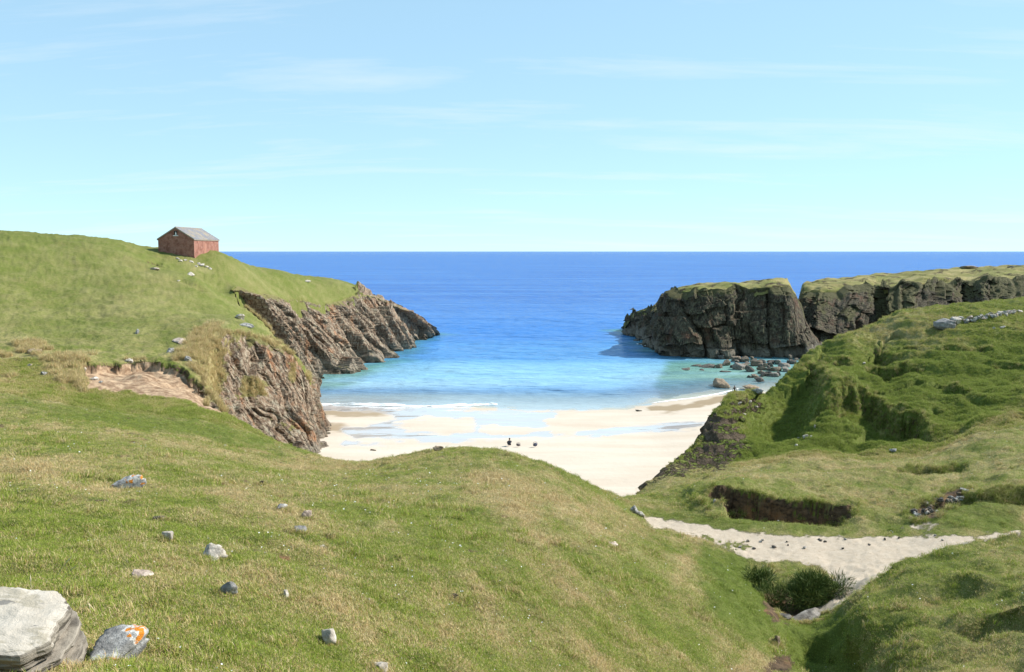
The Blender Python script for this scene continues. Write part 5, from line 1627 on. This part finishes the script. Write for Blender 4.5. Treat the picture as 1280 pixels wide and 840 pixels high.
def grass():
    c = LV[LF[:, 0]]
    x, y = c[:, 0], c[:, 1]
    uu = x / y * F + 640
    bare = np.maximum(LA['sand'], np.maximum(LA['earth'] * 0.9, LA['rock']))[LF[:, 0]]
    ok = LK & (bare < 0.45) & (uu > -80) & (uu < 1360)
    src = [tuft_mesh('turf_clump', 34, 0.085, 0.013, 0.034, 0.0052, (0.5, 1.45), 700 + i, BLADE) for i in range(6)]
    P, A, r = pick_land(ok & (y > 4) & (y < 66), 230000, 71)
    Yd = P[:, 1]
    n = len(P)
    scl = r.uniform(0.7, 1.35, n) * (Yd / 7.0) ** 0.45 * (0.8 + 0.3 * A['dry'])
    rot = np.stack([r.normal(0, 0.18, n), r.normal(0, 0.18, n), r.uniform(0, 6.28, n)], 1)
    scatter('grass', P, dict(dry=np.clip(A['dry'], 0, 1), lush=A['lush'], rnd=r.random(n), scl=scl, rot=rot), src, 'short cropped green and straw coloured turf covering the near slopes', 'grass')
    # coarser clumps standing proud of the cropped sward
    cl_src = [tuft_mesh('coarse_clump', 46, 0.10, 0.05, 0.13, 0.0065, (0.2, 1.2), 740 + i, BLADE, 2) for i in range(4)]
    cn = f2(x * 0.9, y * 0.9, 91, 3)
    P4, A4, r4 = pick_land(ok & (y > 4.5) & (y < 64) & (cn > 0.22), 7000, 74)
    n = len(P4)
    # grass crowding round the sunk stones
    ring, rdry = [], []
    for (sx, sy, ra, rb) in NEAR + [(land(60, 838)[0] - 0.2, land(60, 838)[1] + 0.1, 0.55, 0.40)]:
        kk = int(np.clip(60 * ra / 0.15, 14, 160))
        aa = r4.uniform(0, 6.28, kk); rr0 = r4.uniform(0.85, 1.25, kk)
        ring.append(np.stack([sx + ra * rr0 * np.cos(aa), sy + 0.2 * rb + rb * rr0 * np.sin(aa)], 1))
    ring = np.concatenate(ring)
    ring = np.concatenate([ring, ground(ring[:, 0], ring[:, 1])[:, None]], 1)
    m_ = len(ring)
    scatter('stone_edge_grass', ring, dict(dry=r4.uniform(0, 1, m_), lush=np.zeros(m_), rnd=r4.random(m_), scl=r4.uniform(0.35, 0.75, m_) * np.clip(ring[:, 1] / 11, 0.8, 1.6), rot=np.stack([r4.normal(0, 0.2, m_), r4.normal(0, 0.2, m_), r4.uniform(0, 6.28, m_)], 1)),
            cl_src, 'grass blades crowding round the sunken stones', 'grass')
    # coarse sward on the slopes further off
    P5, A5, r5 = pick_land(LK & (bare < 0.4) & (uu > -60) & (uu < 1340) & (((x > 8) & (y >= 60) & (y < 106)) | ((x < -12) & (y > 60) & (y < 82))) & (np.ptp(LV[:, 2][LF], axis=1) < 0.30), 50000, 79)
    m_ = len(P5)
    scatter('hill_grass', P5, dict(dry=np.clip(A5['dry'], 0, 1) * 0.8, lush=A5['lush'], rnd=r5.random(m_), scl=r5.uniform(0.8, 1.9, m_), rot=np.stack([r5.normal(0, 0.2, m_), r5.normal(0, 0.2, m_), r5.uniform(0, 6.28, m_)], 1)),
            cl_src, 'coarse green grass on the far slopes either side of the bay', 'grass')
    scatter('coarse_grass', P4, dict(dry=np.clip(A4['dry'] + r4.normal(0, 0.3, n), 0, 1), lush=A4['lush'], rnd=r4.random(n), scl=r4.uniform(0.5, 1.2, n) * np.clip(P4[:, 1] / 14, 0.8, 1.6), rot=np.stack([r4.normal(0, 0.25, n), r4.normal(0, 0.25, n), r4.uniform(0, 6.28, n)], 1)),
            cl_src, 'coarser clumps of green and straw grass standing in the cropped turf', 'grass')
    # long bleached grass hanging about the rims and the bluff
    big = [tuft_mesh('bleached_clump', 60, 0.22, 0.25, 0.62, 0.014, (0.15, 1.25), 720 + i, BLADE, 2) for i in range(4)]
    P2, A2, r2 = pick_land(LK & (LA['dry'][LF[:, 0]] > 0.85) & (x < -18) & (y > 70) & (y < 116) & (bare < 0.45), 1500, 72)
    m = (BLT > 0.62)
    idx = r2.choice(np.flatnonzero(m), min(1300, m.sum()), replace=False)
    P2 = np.concatenate([P2, BLV[idx]])
    n = len(P2)
    scatter('bleached_grass', P2, dict(dry=np.full(n, 0.85), lush=np.zeros(n), rnd=r2.random(n), scl=r2.uniform(0.7, 1.5, n), rot=np.stack([r2.normal(0, 0.25, n), r2.normal(0, 0.25, n), r2.uniform(0, 6.28, n)], 1)),
            big, 'long bleached grass fringing the near bluff and the sand hollow', 'grass')
    # ragged turf hanging over the peat bank and the hollows' lips
    lip = LK & (LA['earth'][LF[:, 0]] > 0.18) & (LA['earth'][LF[:, 0]] < 0.5) & (x > 8) & (y > 40) & (y < 90)
    P3, A3, r3 = pick_land(lip, 2600, 73)
    n = len(P3)
    scatter('lip_grass', P3, dict(dry=r3.uniform(0.1, 0.7, n), lush=r3.uniform(0, 1, n), rnd=r3.random(n), scl=r3.uniform(0.35, 0.8, n), rot=np.stack([r3.normal(0.5, 0.3, n), r3.normal(0, 0.3, n), r3.normal(0, 0.5, n)], 1)),
            big, 'ragged grass hanging over the banks of the right-hand hill', 'grass')


grass()


def daisies():
    M = Mat('white_petals'); W = M.finish((0.80, 0.80, 0.76), 0.7, 0.2)
    V = [(0, 0, 0.028)] + [((0.011 if k % 2 else 0.006) * math.cos(k * math.pi / 6), (0.011 if k % 2 else 0.006) * math.sin(k * math.pi / 6), 0.031) for k in range(12)] + [(0.001, 0, -0.01), (-0.001, 0, -0.01), (0, 0, 0.028)]
    Fc = [(0, 1 + k, 1 + (k + 1) % 12) for k in range(12)] + [(13, 14, 15)]
    me = mesh_from('daisy', V, Fc, W, smooth=False)
    c = LV[LF[:, 0]]
    x, y = c[:, 0], c[:, 1]
    ok = LK & (LA['sand'][LF[:, 0]] < 0.3) & (LA['earth'][LF[:, 0]] < 0.3) & (y > 5) & (y < 60)
    cl = f2(x * 0.35, y * 0.35, 95, 3)
    ok &= cl > 0.05
    P, A, r = pick_land(ok, 1100, 75)
    n = len(P)
    scatter('daisies', P, dict(scl=r.uniform(0.7, 1.4, n) * np.clip(P[:, 1] / 12, 0.9, 2.4), rnd=r.random(n), rot=np.stack([r.normal(-0.25, 0.2, n), r.normal(0, 0.2, n), r.uniform(0, 6, n)], 1)), [me], 'tiny white daisies dotted through the turf', 'flowers')


daisies()


def rushes(u, v, wpx, hpx, seed, label, n=2600):  # dark leaves carry the shade of a rushy grass bank
    """rush clump of narrow dark leaves on a few stems, standing for a grass bank in shade"""
    p = land(u, v)
    k = p[1] / F
    W, Hh = wpx * k, hpx * k
    r = np.random.default_rng(seed)
    root = bpy.data.objects.new('rushes', None); COL.objects.link(root)
    root.location = p; root['label'] = label; root['category'] = 'rushes'
    M = Mat('rush_leaves')
    a = M.noise(M.objpos(), 5, 4, 0.6)
    lf = M.finish(M.mix(M.rng(a, 0.3, 0.7), (0.045, 0.080, 0.015), (0.125, 0.165, 0.038)), 0.7, 0.2)
    st = plain('rush_stems', (0.07, 0.05, 0.035))
    lobes = [(r.uniform(-0.38, 0.38) * W, r.uniform(-0.25, 0.25) * W, r.uniform(0.25, 0.62) * Hh, r.uniform(0.22, 0.36)) for _ in range(9)]
    V, Fc = [], []
    for i in range(n):
        lx, ly, lz, lr = lobes[r.integers(len(lobes))]
        d = r.normal(size=3); d /= np.linalg.norm(d); rad = lr * min(W, Hh) * r.uniform(0.45, 1.05)
        c = np.array([lx, ly, lz]) + d * rad * np.array([1.25, 1.0, 0.95])
        if c[2] < 0:
            c[2] = abs(c[2]) * 0.4
        tdir = d * 0.7 + r.normal(size=3) * 0.45 + np.array([0, 0, 0.5]); tdir /= np.linalg.norm(tdir)
        sd2 = np.cross(tdir, r.normal(size=3)); sd2 /= np.linalg.norm(sd2) + 1e-6
        ln, wd = r.uniform(0.12, 0.34), r.uniform(0.005, 0.012)
        q = len(V)
        V += [c - sd2 * wd * .4, c + sd2 * wd * .4, c + tdir * ln * .5 + sd2 * wd, c + tdir * ln, c + tdir * ln * .5 - sd2 * wd]
        Fc += [(q, q + 1, q + 2), (q, q + 2, q + 4), (q + 4, q + 2, q + 3)]
    fo = link('foliage', mesh_from('foliage', V, Fc, lf, smooth=False), root)
    for lx, ly, lz, lr in lobes[:6]:
        A = np.array([lx * 0.2, ly * 0.2, -0.1]); Bq = np.array([lx, ly, lz + lr * 0.4])
        ring = []
        for t in np.linspace(0, 1, 5):
            c = A + (Bq - A) * t + np.array([0.04 * math.sin(3 * t), 0.03 * t, 0])
            rr2 = 0.022 * (1 - 0.7 * t)
            ring += [c + rr2 * np.array([math.cos(b), math.sin(b), 0]) for b in np.linspace(0, 2 * math.pi, 7)[:-1]]
        fc = [(i * 6 + j, i * 6 + (j + 1) % 6, (i + 1) * 6 + (j + 1) % 6, (i + 1) * 6 + j) for i in range(4) for j in range(6)]
        link('stem', mesh_from('stem', ring, fc, st), root)


rushes(983, 764, 84, 66, 801, 'dark green rush clump for the shaded grass bank over the pit at the end of the sandy branch', 7000)
rushes(1026, 754, 54, 48, 802, 'dark rush clump for the shaded bank on the right of the pit, touching the sand', 3600)
rushes(948, 738, 28, 34, 803, 'small dark rush clump for the shaded bank on the left rim of the pit', 1500)


def stalk(u, v, hpx, lean, seed, label):
    p = land(u, v)
    hgt = hpx * p[1] / F
    M_ = plain('dead_stalk', (0.52, 0.44, 0.29))
    ring = []
    for t in np.linspace(0, 1, 7):
        c = np.array([lean * hgt * t ** 1.3, 0.1 * hgt * t * t, hgt * t - 0.01])
        rr2 = 0.0035 * (1 - 0.5 * t) + (0.006 if 0.8 < t < 0.99 else 0)
        ring += [c + rr2 * np.array([math.cos(b), math.sin(b), 0]) for b in np.linspace(0, 2 * math.pi, 6)[:-1]]
    fc = [(i * 5 + j, i * 5 + (j + 1) % 5, (i + 1) * 5 + (j + 1) % 5, (i + 1) * 5 + j) for i in range(6) for j in range(5)]
    o = link('dead_stalk', mesh_from('dead_stalk', ring, fc, M_), label=label, category='stalk')
    o.location = p


stalk(380, 636, 26, 0.05, 1, 'single upright dead stalk above the pinkish stone')
stalk(69, 724, 32, 0.7, 2, 'long pale stalk leaning right above the corner slab')
stalk(74, 726, 22, 1.1, 3, 'shorter pale stalk leaning low beside the long one')
stalk(40, 746, 30, -0.08, 4, 'thin upright stalk just behind the corner slab')
stalk(510, 722, 14, 0.0, 5, 'short pale upright stalk left of the biggest dung pat')
stalk(114, 772, 20, -0.15, 6, 'thin stalk rising behind the orange lichen stone')
